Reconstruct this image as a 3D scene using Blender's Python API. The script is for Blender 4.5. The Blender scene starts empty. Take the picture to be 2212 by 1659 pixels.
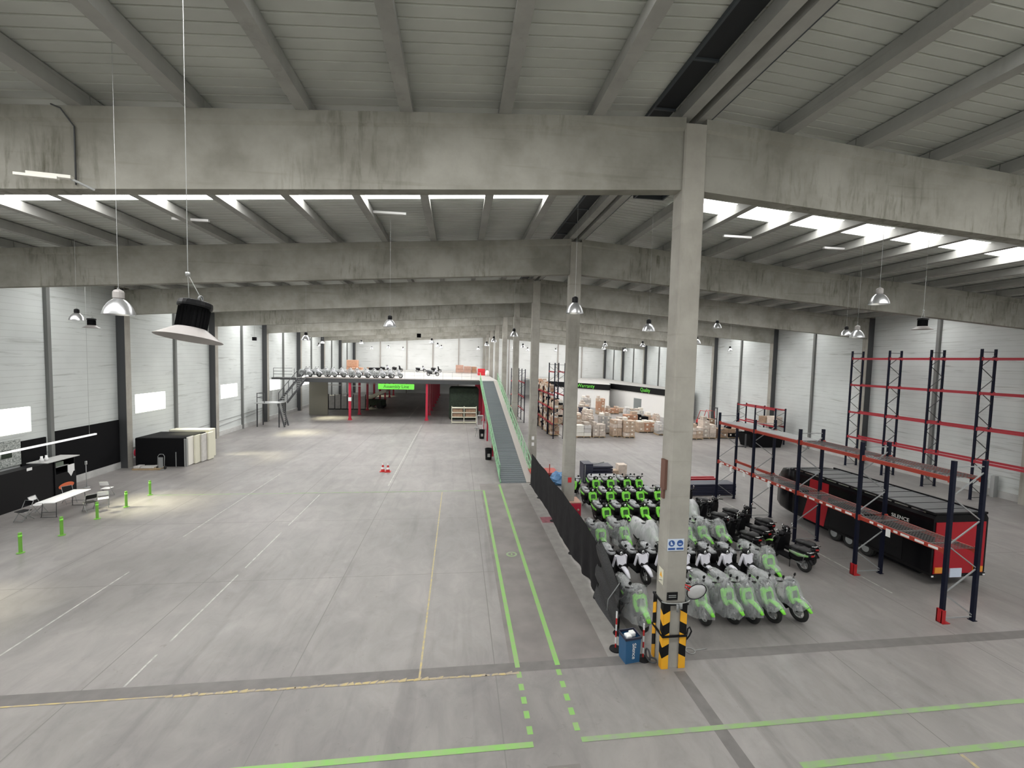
import bpy, math, random
from mathutils import Vector, Matrix
R = math.radians
SC = bpy.context.scene
COL = SC.collection
rnd = random.Random(7)

# ------------------------------------------------------------------ camera
cam_d = bpy.data.cameras.new('camera'); cam = bpy.data.objects.new('camera', cam_d); COL.objects.link(cam)
_R = Vector((0.99216767, -0.12267537, 0.02353871)); _U = Vector((-0.01643295, 0.0586166, 0.99814531)); _F = Vector((0.12382761, 0.99071431, -0.05614158))
_m = Matrix((_R, _U, -_F)).transposed().to_4x4(); _m.translation = Vector((-5.5231, -10.2271, 7.7194))
cam.matrix_world = _m
cam_d.sensor_width = 36; cam_d.lens = 934.24 / 2212 * 36; cam_d.clip_start = .05; cam_d.clip_end = 400
SC.camera = cam
# ------------------------------------------------------------------ view
SC.view_settings.view_transform = 'Standard'; SC.view_settings.look = 'None'; SC.view_settings.gamma = 1
SC.view_settings.exposure = -0.6; SC.view_settings.use_curve_mapping = False
cy = SC.cycles
cy.use_denoising = True; cy.max_bounces = 7; cy.diffuse_bounces = 4; cy.glossy_bounces = 3; cy.transmission_bounces = 4
cy.transparent_max_bounces = 12; cy.caustics_reflective = False; cy.caustics_refractive = False; cy.sample_clamp_indirect = 4
cy.use_adaptive_sampling = True; cy.adaptive_threshold = 0.02
# ------------------------------------------------------------------ world: overcast sky through the windows and the unseen hall end, left open for fill light
w = bpy.data.worlds.new('sky'); SC.world = w; w.use_nodes = True
bg = w.node_tree.nodes['Background']; bg.inputs[0].default_value = (.93, .97, 1, 1); bg.inputs[1].default_value = 1.5
# soft low sun that comes in through the left windows
sd = bpy.data.lights.new('sun', 'SUN'); sd.energy = 95; sd.angle = R(17); sd.color = (1, .96, .66)
sun = bpy.data.objects.new('sun', sd); COL.objects.link(sun); sun.location = (-60, 10, 40)
sun.rotation_euler = Vector((6.4, -.1, -4.0)).to_track_quat('-Z', 'Y').to_euler()
SKYLIGHT = 30.0; WINDOW = 9.0

# ------------------------------------------------------------------ materials
MATS = {}
def mat(name, col, rough=.6, metal=0, noise=0, nscale=4, col2=None, bump=0, spec=.5, stretch=(1, 1, 1), detail=4, emit=0):
    if name in MATS: return MATS[name]
    m = bpy.data.materials.new(name); m.use_nodes = True; nt = m.node_tree; b = nt.nodes['Principled BSDF']
    b.inputs['Base Color'].default_value = (*col, 1); b.inputs['Roughness'].default_value = rough; b.inputs['Metallic'].default_value = metal
    b.inputs['Specular IOR Level'].default_value = spec
    if noise or bump:
        tc = nt.nodes.new('ShaderNodeNewGeometry'); mp = nt.nodes.new('ShaderNodeMapping'); mp.inputs['Scale'].default_value = stretch
        nt.links.new(tc.outputs['Position'], mp.inputs[0])
        n = nt.nodes.new('ShaderNodeTexNoise'); n.inputs['Scale'].default_value = nscale; n.inputs['Detail'].default_value = detail
        nt.links.new(mp.outputs[0], n.inputs['Vector'])
    if noise:
        r = nt.nodes.new('ShaderNodeValToRGB'); c2 = col2 or tuple(max(0, c * (1 - noise)) for c in col)
        r.color_ramp.elements[0].color = (*c2, 1); r.color_ramp.elements[0].position = .34
        r.color_ramp.elements[1].color = (*col, 1); r.color_ramp.elements[1].position = .66
        nt.links.new(n.outputs[0], r.inputs[0]); nt.links.new(r.outputs[0], b.inputs['Base Color'])
    if bump:
        bp = nt.nodes.new('ShaderNodeBump'); bp.inputs['Strength'].default_value = bump; bp.inputs['Distance'].default_value = .02
        nt.links.new(n.outputs[0], bp.inputs['Height']); nt.links.new(bp.outputs[0], b.inputs['Normal'])
    if emit:
        b.inputs['Emission Color'].default_value = (*col, 1); b.inputs['Emission Strength'].default_value = emit
    MATS[name] = m; return m
def emat(name, col, s, transp=0):
    m = bpy.data.materials.new(name); m.use_nodes = True; nt = m.node_tree; nt.nodes.clear()
    o = nt.nodes.new('ShaderNodeOutputMaterial'); e = nt.nodes.new('ShaderNodeEmission'); e.inputs[0].default_value = (*col, 1); e.inputs[1].default_value = s
    if transp:
        t = nt.nodes.new('ShaderNodeBsdfTransparent'); mx = nt.nodes.new('ShaderNodeMixShader'); mx.inputs[0].default_value = 1 - transp
        nt.links.new(t.outputs[0], mx.inputs[1]); nt.links.new(e.outputs[0], mx.inputs[2]); nt.links.new(mx.outputs[0], o.inputs[0])
    else: nt.links.new(e.outputs[0], o.inputs[0])
    MATS[name] = m; return m
def plastic(name, col, a, rough=.25):      # thin clear sheeting
    m = bpy.data.materials.new(name); m.use_nodes = True; nt = m.node_tree; b = nt.nodes['Principled BSDF']
    b.inputs['Base Color'].default_value = (*col, 1); b.inputs['Roughness'].default_value = rough
    t = nt.nodes.new('ShaderNodeBsdfTransparent'); mx = nt.nodes.new('ShaderNodeMixShader')
    g = nt.nodes.new('ShaderNodeNewGeometry'); mp = nt.nodes.new('ShaderNodeMapping'); mp.inputs['Scale'].default_value = (3.2, 3.2, .9)
    n = nt.nodes.new('ShaderNodeTexNoise'); n.inputs['Scale'].default_value = 2.2; n.inputs['Detail'].default_value = 2; n.inputs['Distortion'].default_value = .6
    nt.links.new(g.outputs['Position'], mp.inputs[0]); nt.links.new(mp.outputs[0], n.inputs['Vector'])
    bp = nt.nodes.new('ShaderNodeBump'); bp.inputs['Strength'].default_value = .5; bp.inputs['Distance'].default_value = .04
    nt.links.new(n.outputs[0], bp.inputs['Height']); nt.links.new(bp.outputs[0], b.inputs['Normal'])
    mr = nt.nodes.new('ShaderNodeMapRange'); mr.inputs[1].default_value = .3; mr.inputs[2].default_value = .7; mr.inputs[3].default_value = a - .10; mr.inputs[4].default_value = a + .16
    nt.links.new(n.outputs[0], mr.inputs[0]); nt.links.new(mr.outputs[0], mx.inputs[0])
    nt.links.new(t.outputs[0], mx.inputs[1]); nt.links.new(b.outputs[0], mx.inputs[2]); nt.links.new(mx.outputs[0], nt.nodes['Material Output'].inputs[0])
    MATS[name] = m; return m
def ramp2(nt, src, p0, c0, p1, c1):
    r = nt.nodes.new('ShaderNodeValToRGB'); e = r.color_ramp.elements
    e[0].position = p0; e[0].color = (*c0, 1); e[1].position = p1; e[1].color = (*c1, 1); nt.links.new(src, r.inputs[0]); return r.outputs[0]
def mixc(nt, fac, a, b, mode='MIX'):
    x = nt.nodes.new('ShaderNodeMix'); x.data_type = 'RGBA'; x.blend_type = mode
    for s, v in ((0, fac), (6, a), (7, b)):
        if isinstance(v, (int, float)): x.inputs[s].default_value = v
        elif isinstance(v, tuple): x.inputs[s].default_value = (*v, 1)
        else: nt.links.new(v, x.inputs[s])
    return x.outputs[2]
def noisen(nt, scale, stretch=(1, 1, 1), detail=4, dist=0, rough=.5):
    g = nt.nodes.new('ShaderNodeNewGeometry'); mp = nt.nodes.new('ShaderNodeMapping'); mp.inputs['Scale'].default_value = stretch
    n = nt.nodes.new('ShaderNodeTexNoise'); n.inputs['Scale'].default_value = scale; n.inputs['Detail'].default_value = detail; n.inputs['Distortion'].default_value = dist; n.inputs['Roughness'].default_value = rough
    nt.links.new(g.outputs['Position'], mp.inputs[0]); nt.links.new(mp.outputs[0], n.inputs['Vector']); return n.outputs[0]
def concrete_floor():
    m = bpy.data.materials.new('floor_concrete'); m.use_nodes = True; nt = m.node_tree; b = nt.nodes['Principled BSDF']
    big = ramp2(nt, noisen(nt, .16, detail=3), .35, (.188, .177, .172), .66, (.270, .255, .247))
    fine = ramp2(nt, noisen(nt, 1.6, (1, .6, 1), 7, .6, .65), .3, (.80, .80, .80), .7, (1.08, 1.07, 1.06))
    c = mixc(nt, 1.0, big, fine, 'MULTIPLY')
    streak = ramp2(nt, noisen(nt, .9, (1.6, .09, 1), 5, .3, .6), .55, (1, 1, 1), .70, (.78, .78, .78))
    c = mixc(nt, 1.0, c, streak, 'MULTIPLY')
    spot = ramp2(nt, noisen(nt, 5, (1, 1, 1), 5, 1.5), .66, (1, 1, 1), .76, (.82, .81, .80))
    c = mixc(nt, 1.0, c, spot, 'MULTIPLY')
    pale = ramp2(nt, noisen(nt, .5, (1, .5, 1), 6, .8, .6), .6, (0, 0, 0), .8, (.35, .35, .35))
    c = mixc(nt, pale, c, (.40, .39, .38))
    nt.links.new(c, b.inputs['Base Color'])
    rr = nt.nodes.new('ShaderNodeMapRange'); rr.inputs[3].default_value = .30; rr.inputs[4].default_value = .52
    nt.links.new(noisen(nt, .8, (1, .4, 1), 5), rr.inputs[0]); nt.links.new(rr.outputs[0], b.inputs['Roughness'])
    b.inputs['Specular IOR Level'].default_value = .45
    MATS['floor'] = m; return m
def cast_concrete(name, c0, c1, stain=.5, streak_x=6.0):
    m = bpy.data.materials.new(name); m.use_nodes = True; nt = m.node_tree; b = nt.nodes['Principled BSDF']
    base = ramp2(nt, noisen(nt, .7, detail=5, rough=.6), .35, c0, .65, c1)
    st = ramp2(nt, noisen(nt, 1.0, (streak_x, streak_x, .9), 5, .4, .65), .5, (1, 1, 1), .75, (1 - stain, 1 - stain, 1 - stain * 1.1))
    patch = ramp2(nt, noisen(nt, .23, detail=2), .5, (0, 0, 0), .62, (1, 1, 1))
    c = mixc(nt, patch, base, mixc(nt, 1.0, base, st, 'MULTIPLY'))
    wv = ramp2(nt, noisen(nt, 1.0, (.25, .25, 6), 3, .3), .62, (1, 1, 1), .72, (.88, .88, .86))
    c = mixc(nt, 1.0, c, wv, 'MULTIPLY')
    nt.links.new(c, b.inputs['Base Color']); b.inputs['Roughness'].default_value = .85; b.inputs['Specular IOR Level'].default_value = .25
    bp = nt.nodes.new('ShaderNodeBump'); bp.inputs['Strength'].default_value = .25; bp.inputs['Distance'].default_value = .02
    nt.links.new(noisen(nt, 6, detail=6), bp.inputs['Height']); nt.links.new(bp.outputs[0], b.inputs['Normal'])
    MATS[name] = m; return m
def wall_panel(name, c0, c1):       # profiled white cladding with fine horizontal ribs and dust lines
    m = bpy.data.materials.new(name); m.use_nodes = True; nt = m.node_tree; b = nt.nodes['Principled BSDF']
    base = ramp2(nt, noisen(nt, .3, detail=3), .35, c0, .65, c1)
    st = ramp2(nt, noisen(nt, 1.0, (.35, .35, 5), 4, .6, .6), .60, (1, 1, 1), .70, (.72, .72, .71))
    c = mixc(nt, 1.0, base, st, 'MULTIPLY')
    g = nt.nodes.new('ShaderNodeNewGeometry'); sp = nt.nodes.new('ShaderNodeSeparateXYZ'); nt.links.new(g.outputs['Position'], sp.inputs[0])
    md = nt.nodes.new('ShaderNodeMath'); md.operation = 'FRACT'; ml = nt.nodes.new('ShaderNodeMath'); ml.operation = 'MULTIPLY'; ml.inputs[1].default_value = 1 / .33
    nt.links.new(sp.outputs[2], ml.inputs[0]); nt.links.new(ml.outputs[0], md.inputs[0])
    ln = ramp2(nt, md.outputs[0], .04, (.80, .80, .80), .09, (1, 1, 1))
    c = mixc(nt, 1.0, c, ln, 'MULTIPLY')
    nt.links.new(c, b.inputs['Base Color']); b.inputs['Roughness'].default_value = .45
    MATS[name] = m; return m
concrete_floor()
cast_concrete('beam', (.215, .208, .18), (.325, .317, .285), .6)
cast_concrete('column', (.30, .285, .255), (.40, .385, .345), .3, 4)
cast_concrete('purlin', (.30, .30, .285), (.38, .38, .36), .2, 3)
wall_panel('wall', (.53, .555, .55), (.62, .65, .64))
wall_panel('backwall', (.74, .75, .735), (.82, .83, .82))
emat('skylight', (1, .99, .97), SKYLIGHT); emat('skylight_dim', (1, .99, .97), SKYLIGHT * .55); emat('skylight_dim_slight', (1, .99, .97), SKYLIGHT * .85); emat('window', (1, 1, .99), WINDOW, .45); emat('lamp_glow', (1, .93, .9), 5); emat('tube_glow', (1, 1, .98), 1.6)  # weaker skylight copies dim the near bays so floor and walls there darken
M = lambda n: MATS[n]
mat('roof', (.54, .56, .53), .5, noise=.18, nscale=.6); mat('roof_dark', (.012, .014, .017), .7); mat('vent_frame', (.05, .06, .07), .5)
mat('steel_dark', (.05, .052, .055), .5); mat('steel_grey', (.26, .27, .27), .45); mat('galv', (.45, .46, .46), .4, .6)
mat('black', (.004, .004, .005), .45, spec=.25); mat('black_gloss', (.003, .003, .004), .25, spec=.2); mat('black_matt', (.006, .006, .007), .8, spec=.12); mat('rubber', (.012, .012, .012), .75)
mat('rack_blue', (.0045, .006, .018), .45, spec=.2); mat('rack_orange', (.36, .038, .022), .45); mat('rack_red', (.36, .022, .035), .45); mat('guard_red', (.40, .010, .014), .4)
mat('green', (.24, .78, .07), .35); mat('lime', (.15, .38, .05), .4); mat('sign_green', (.18, .80, .08), .5); mat('paint_green', (.20, .44, .10), .55, noise=.3, nscale=5, col2=(.24, .36, .15))
mat('paint_green_worn', (.22, .38, .13), .6, noise=.5, nscale=4, col2=(.25, .29, .21)); mat('paint_yellow', (.48, .38, .16), .6, noise=.5, nscale=6, col2=(.32, .28, .22)); mat('paint_white', (.50, .49, .46), .6, noise=.5, nscale=5, col2=(.30, .29, .28))
mat('paint_red', (.30, .10, .12), .6, noise=.4, nscale=6); mat('screed', (.20, .182, .172), .5, noise=.25, nscale=1.2); mat('screed_light', (.29, .275, .26), .55, noise=.2, nscale=3); mat('joint', (.17, .162, .155), .8); mat('joint_fill', (.155, .145, .138), .55, noise=.2, nscale=3)
mat('white', (.80, .80, .80), .4); mat('white_warm', (.78, .76, .70), .5); mat('cream', (.70, .68, .56), .5); mat('offwhite', (.62, .60, .58), .5, noise=.15, nscale=3)
mat('cardboard', (.54, .41, .31), .8, noise=.2, nscale=5); mat('cardboard_pale', (.70, .60, .52), .8, noise=.2, nscale=5); mat('cardboard_red', (.50, .28, .18), .8, noise=.2, nscale=4); mat('pink_box', (.52, .32, .25), .8, noise=.15, nscale=3)
mat('wood', (.45, .33, .2), .7, noise=.2, nscale=8); mat('tape', (.8, .76, .68), .5); mat('wrap_grey', (.48, .47, .45), .3, noise=.3, nscale=4, bump=.4); mat('wrap_tan', (.62, .54, .47), .35, noise=.35, nscale=5, bump=.4)
mat('navy', (.02, .022, .045), .4); mat('blue_tarp', (.10, .25, .48), .5, noise=.3, nscale=5); mat('blue_bin', (.02, .10, .22), .35); mat('trailer_red', (.36, .002, .012), .35); mat('roof_tarp', (.085, .088, .092), .4, noise=.15, nscale=3)
mat('post_red', (.46, .02, .05), .4); mat('deck', (.40, .385, .37), .5); mat('step', (.085, .10, .11), .45); mat('step_edge', (.16, .19, .20), .45); mat('rail_green', (.22, .42, .24), .45); mat('stringer', (.34, .31, .285), .6)
mat('chrome', (.75, .75, .76), .15, 1); mat('lamp_alu', (.72, .73, .75), .28, .85); mat('lamp_cone', (.34, .32, .31), .4); mat('lamp_cone_in', (.40, .39, .40), .5)
mat('yellow', (.85, .42, .02), .45); mat('orange_lamp', (.75, .30, .03), .3); mat('sign_blue', (.03, .09, .30), .4); mat('sign_pale', (.60, .68, .80), .4); mat('red_sign', (.60, .03, .04), .4); mat('orange_oval', (.62, .13, .05), .5); mat('rust', (.16, .08, .06), .8)
mat('silver_lime', (.34, .38, .32), .3, noise=.5, nscale=5, col2=(.12, .35, .06)); mat('seat_black', (.015, .015, .016), .5); mat('seat_wrap', (.42, .43, .44), .16, noise=.45, nscale=9, bump=.8, col2=(.20, .21, .22)); mat('shield_dark', (.03, .09, .02), .3); mat('white_shell', (.80, .79, .86), .3); mat('grey_shell', (.16, .20, .16), .3)
mat('curtain', (.019, .018, .02), .8, spec=.15, noise=.3, nscale=3, bump=.5); mat('mesh_fabric', (.03, .03, .033), .5, noise=.4, nscale=14, stretch=(1, 1, 4), bump=.6); mat('wire', (.16, .15, .15), .4, .5); mat('dark_green', (.02, .035, .02), .8, noise=.5, nscale=5)
mat('plinth', (.50, .50, .49), .7, noise=.15, nscale=2); mat('post_wall', (.16, .165, .16), .55); mat('poster', (.60, .62, .60), .5, noise=.8, nscale=14, stretch=(1, 1, 2.4), col2=(.08, .10, .09)); mat('mirror', (.55, .55, .55), .3, .3); mat('pale_door', (.22, .24, .24), .5); mat('office_white', (.82, .81, .79), .5)
mat('copper', (.36, .24, .16), .7, noise=.3, nscale=4); mat('red', (.5, .02, .02), .4); mat('tan_wall', (.24, .23, .19), .7)
plastic('cover', (.50, .52, .52), .36); plastic('cover_thick', (.62, .63, .64), .74); plastic('pane', (.7, .7, .72), .22)

# ------------------------------------------------------------------ mesh helpers
class MB:
    def __init__(s): s.v = []; s.f = []; s.mi = []; s.sm = []; s.cur = 0; s.smooth = False
    def add(s, vs, fs, sm=None):
        o = len(s.v); s.v += [tuple(v) for v in vs]
        for f in fs: s.f.append([i + o for i in f]); s.mi.append(s.cur); s.sm.append(s.smooth if sm is None else sm)
        return s
    def box(s, x0, x1, y0, y1, z0, z1):
        return s.add([(x0, y0, z0), (x1, y0, z0), (x1, y1, z0), (x0, y1, z0), (x0, y0, z1), (x1, y0, z1), (x1, y1, z1), (x0, y1, z1)],
                     [(0, 3, 2, 1), (4, 5, 6, 7), (0, 1, 5, 4), (1, 2, 6, 5), (2, 3, 7, 6), (3, 0, 4, 7)])
    def bbox(s, x0, x1, y0, y1, z0, z1, b=.02):     # box with chamfered edges
        xs = (x0, x0 + b, x1 - b, x1); ys = (y0, y0 + b, y1 - b, y1); vs = []
        def ring(z, i): # octagon
            a, c = (0, 1) if i == 0 else (1, 1)
            X0, X1, Y0, Y1 = (xs[0], xs[3], ys[0], ys[3]) if i == 0 else (xs[1], xs[2], ys[1], ys[2])
            if i == 0: return [(xs[1], Y0, z), (xs[2], Y0, z), (X1, ys[1], z), (X1, ys[2], z), (xs[2], Y1, z), (xs[1], Y1, z), (X0, ys[2], z), (X0, ys[1], z)]
            return [(xs[1], Y0, z), (xs[2], Y0, z), (X1, ys[1], z), (X1, ys[2], z), (xs[2], Y1, z), (xs[1], Y1, z), (X0, ys[2], z), (X0, ys[1], z)]
        rings = [ring(z0, 1), ring(z0 + b, 0), ring(z1 - b, 0), ring(z1, 1)]
        return s.loft(rings, True)
    def loft(s, rings, caps=True, sm=None, closed=True):
        n = len(rings[0]); vs = [p for r in rings for p in r]; fs = []
        for i in range(len(rings) - 1):
            for j in range(n if closed else n - 1):
                k = (j + 1) % n; fs.append((i * n + j, i * n + k, (i + 1) * n + k, (i + 1) * n + j))
        if caps: fs.append(tuple(range(n))[::-1]); fs.append(tuple((len(rings) - 1) * n + j for j in range(n)))
        return s.add(vs, fs, sm)
    def tube(s, pts, r, n=8, caps=True, sm=True):
        pts = [Vector(p) for p in pts]; rs = r if isinstance(r, (list, tuple)) else [r] * len(pts); rings = []
        for i, p in enumerate(pts):
            d = (pts[min(i + 1, len(pts) - 1)] - pts[max(i - 1, 0)]).normalized()
            a = d.orthogonal().normalized() if i == 0 else (a - d * a.dot(d)).normalized()
            b = d.cross(a)
            rings.append([tuple(p + (a * math.cos(t) + b * math.sin(t)) * rs[i]) for t in (2 * math.pi * k / n for k in range(n))])
        return s.loft(rings, caps, sm)
    def bar(s, p, q, w, h=None):   # rectangular bar between two points
        p = Vector(p); q = Vector(q); d = (q - p).normalized(); u = Vector((0, 0, 1)) if abs(d.z) < .95 else Vector((0, 1, 0))
        a = d.cross(u).normalized() * w / 2; b = a.cross(d).normalized() * (h or w) / 2
        return s.loft([[tuple(c + x) for x in (-a - b, a - b, a + b, -a + b)] for c in (p, q)], True, False)
    def lathe(s, prof, c=(0, 0, 0), n=20, axis='z', sm=True, caps=False):
        rings = []
        for r, h in prof:
            ring = []
            for k in range(n):
                t = 2 * math.pi * k / n; x, y = r * math.cos(t), r * math.sin(t)
                p = (x, y, h) if axis == 'z' else ((h, x, y) if axis == 'x' else (x, h, y))
                ring.append((p[0] + c[0], p[1] + c[1], p[2] + c[2]))
            rings.append(ring)
        return s.loft(rings, caps, sm)
    def torus(s, c, R0, r0, axis='x', n=28, m=8):
        vs = []; fs = []
        for i in range(n):
            t = 2 * math.pi * i / n
            for j in range(m):
                p = 2 * math.pi * j / m; rr = R0 + r0 * math.cos(p); h = r0 * math.sin(p) * 1.1
                q = (h, rr * math.cos(t), rr * math.sin(t)) if axis == 'x' else (rr * math.cos(t), rr * math.sin(t), h)
                vs.append((q[0] + c[0], q[1] + c[1], q[2] + c[2]))
        for i in range(n):
            for j in range(m):
                a = i * m + j; b = ((i + 1) % n) * m + j; c2 = ((i + 1) % n) * m + (j + 1) % m; d = i * m + (j + 1) % m; fs.append((a, b, c2, d))
        return s.add(vs, fs, True)
    def prism(s, poly, d0, d1, axis='x'):    # polygon in the other two coordinates, extruded along axis
        def pt(u, v, d): return {'x': (d, u, v), 'y': (u, d, v), 'z': (u, v, d)}[axis]
        return s.loft([[pt(u, v, d) for u, v in poly] for d in (d0, d1)], True, False)
    def xform(s, mt): s.v = [tuple(mt @ Vector(v)) for v in s.v]; return s
    def build(s, name, mats, parent=None, kind=None, label=None):
        me = bpy.data.meshes.new(name); me.from_pydata(s.v, [], s.f)
        for m_ in (mats if isinstance(mats, (list, tuple)) else [mats]): me.materials.append(MATS[m_] if isinstance(m_, str) else m_)
        me.polygons.foreach_set('material_index', s.mi); me.polygons.foreach_set('use_smooth', s.sm); me.update()
        o = bpy.data.objects.new(name, me); COL.objects.link(o)
        if parent is not None: o.parent = parent
        if kind: o['kind'] = kind
        if label: o['label'] = label
        return o
def tag(o, label, cat, group=None, kind=None):
    o['label'] = label; o['category'] = cat
    if group: o['group'] = group
    if kind: o['kind'] = kind
    return o
def empty(name, loc=(0, 0, 0), rz=0, label=None, cat=None, group=None):
    o = bpy.data.objects.new(name, None); o.empty_display_size = .2; COL.objects.link(o); o.location = loc; o.rotation_euler = (0, 0, rz)
    if label: tag(o, label, cat, group)
    return o
def kids(o): return [c for c in KIDS.get(o.name, [])]
KIDS = {}
def index_kids():
    KIDS.clear()
    for o in COL.objects:
        if o.parent: KIDS.setdefault(o.parent.name, []).append(o)
def copy_tree(o, loc, rz, label, parent=None, group=None, scale=None, swap=None):
    c = o.copy(); COL.objects.link(c); c.parent = parent
    if parent is None:
        c.location = loc; c.rotation_euler = (0, 0, rz); c['label'] = label
        if group: c['group'] = group
        if scale: c.scale = scale
    for ch in kids(o): copy_tree(ch, None, None, None, c)
    return c
def text_mesh(s, size, m, name, parent, loc, rot, depth=.01, squeeze=1, kind=None):
    cu = bpy.data.curves.new('t', 'FONT'); cu.body = s; cu.size = size; cu.extrude = depth; cu.align_x = 'CENTER'; cu.align_y = 'CENTER'
    ob = bpy.data.objects.new('t', cu); COL.objects.link(ob); dg = bpy.context.evaluated_depsgraph_get(); dg.update()
    me = bpy.data.meshes.new_from_object(ob.evaluated_get(dg)); bpy.data.objects.remove(ob)
    me.materials.clear(); me.materials.append(MATS[m]); o = bpy.data.objects.new(name, me); COL.objects.link(o)
    o.parent = parent; o.location = loc; o.rotation_euler = rot; o.scale = (squeeze, 1, 1); return o
ORD = ['first', 'second', 'third', 'fourth', 'fifth', 'sixth', 'seventh', 'eighth', 'ninth', 'tenth', 'eleventh', 'twelfth', 'thirteenth']
# ================================================================== STRUCTURE
BAY = 10.5; NB = 8; WX = 27.5; Y0 = -21.0; YB = 84.6
ztop = lambda x: 13.56 - .072 * abs(x)        # top of the beams = underside of the purlins
zroof = lambda x: ztop(x) + .36
zbot = lambda x: 11.9 - .0685 * abs(x)
# floor
fl = MB().add([(-WX - .3, Y0 - 6, 0), (WX + .3, Y0 - 6, 0), (WX + .3, YB + .4, 0), (-WX - .3, YB + .4, 0)], [(0, 1, 2, 3)]).build('floor', 'floor', kind='structure')
def mark(name, quads, m, h, label=None):
    b = MB()
    for q in quads: b.add([(x, y, h) for x, y in q], [(0, 1, 2, 3)])
    return b.build(name, m, fl, label=label)
def rect(x0, x1, y0, y1): return [(x0, y0), (x1, y0), (x1, y1), (x0, y1)]
mark('floor_screed', [rect(-4.1, -1.5, .18, 16.2)], 'screed', .002, 'darker screed lane along the walkway')
mark('floor_screed', [rect(-1.5, -.55, .3, 16.2)], 'screed_light', .0025, 'paler screed strip under the black curtain')
mark('floor_joint', [rect(-WX, -.5, -.05, .28), rect(.4, WX, -.05, .28)], 'joint_fill', .003, 'dark filled joint across the hall')
mark('floor_joint', [rect(-.04, .26, -14, -.4)], 'joint_fill', .003, 'dark filled joint along the column line')
js = []
for y in (5.05, 10.5, 21, 31.5, 42): js.append(rect(-WX, -4.1, y, y + .02)); js.append(rect(.3, WX, y, y + .02))
for x in (-19.3, -13.9, -9.4, -4.5, 4.6, 9.0, 13.6, 18.2): js.append(rect(x, x + .022, Y0, 60))
mark('floor_joint', js, 'joint', .0015, 'thin saw-cut joints in the slab')
mark('green_line', [rect(-3.98, -3.86, .1, 14.8), rect(-2.96, -2.83, .1, 16.0)], 'paint_green', .005, 'two long green walkway lines')
mark('green_line', [rect(x, x + .12, y, y + .2) for x in (-3.98, -2.98) for y in (-.25, -.65, -1.05, -1.45, -1.85)], 'paint_green', .005, 'dashed green crossing marks')
mark('green_line', [rect(-14, -3.9, -2.15, -2.02)], 'paint_green', .005, 'green line at the bottom left of the crossing')
mark('green_line', [rect(-2.9, 12, -2.13, -2.01)], 'paint_green_worn', .005, 'worn green line right of the crossing')
mark('green_line', [rect(1.2, 12, -3.12, -2.98)], 'paint_green_worn', .005, 'lower worn green line at the right')
mark('green_line', [rect(-WX + 5.7, -3.86, 14.75, 14.83)], 'paint_green_worn', .005, 'faint green line across the open floor')
mark('yellow_line', [rect(-6.355, -6.305, -.05, 14.6)], 'paint_yellow', .005, 'pale yellow line along the bay')
mark('yellow_line', [rect(-16, -11.9, -.10, -.06)] + [[(x, -.12 + rnd.uniform(-.02, .01)), (x + rnd.uniform(.12, .24), -.12 + rnd.uniform(-.01, .02)), (x + rnd.uniform(.1, .2), -.05 + rnd.uniform(-.02, .05)), (x + rnd.uniform(0, .04), -.06)] for x in [-11.9 + .17 * i for i in range(47)]], 'paint_yellow', .006, 'flaking yellow line beside the joint')
mark('yellow_line', [rect(4.6, 4.68, -5, -3.15)], 'paint_yellow', .005, 'short yellow line at the bottom right')
ws = [rect(-13.05, -13.0, y, y + l) for y, l in ((.3, 1.1), (1.9, 3.6), (6.0, 3.2), (10.0, 4.5))] + [rect(-16.84, -16.79, .0, 6.0), rect(-16.84, -16.79, 9, 19), rect(-9.6, -9.53, 16, 40), rect(-11.75, -11.6, 46, 60), rect(9.4, 9.46, 2.5, 14)]
mark('white_line', ws, 'paint_white', .005, 'thin worn white bay lines')
mark('red_patch', [rect(-1.42, -.72, 9.6, 10.35)], 'paint_red', .005, 'faded red square under the curtain')
b = MB()
for cx, cyy, r0, r1 in ((-3.3, 6.4, .14, .22), (-3.4, -2.9, .19, .26)):
    n = 28; vs = []; fs = []
    for k in range(n):
        t = 2 * math.pi * k / n; vs += [(cx + r0 * math.cos(t), cyy + r0 * math.sin(t), .008), (cx + r1 * math.cos(t), cyy + r1 * math.sin(t), .008)]
    for k in range(n): a = 2 * k; c = 2 * ((k + 1) % n); fs.append((a, a + 1, c + 1, c))
    b.add(vs, fs)
    b.box(cx - .03, cx + .03, cyy - r0 * .6, cyy + r0 * .5, .006, .008)
b.build('pedestrian_mark', 'paint_green_worn', fl, label='round green pedestrian marks between the walkway lines')
mark('pedestrian_panel', [rect(-3.72, -3.08, -3.2, -2.58)], 'screed', .004, 'dark square behind the round mark')
mark('yellow_line', [rect(10.2, 12.2, 20.5, 20.58), rect(10.2, 10.28, 18.6, 20.5)], 'paint_yellow', .005, 'faint yellow corner mark beyond the scooters')

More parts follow.
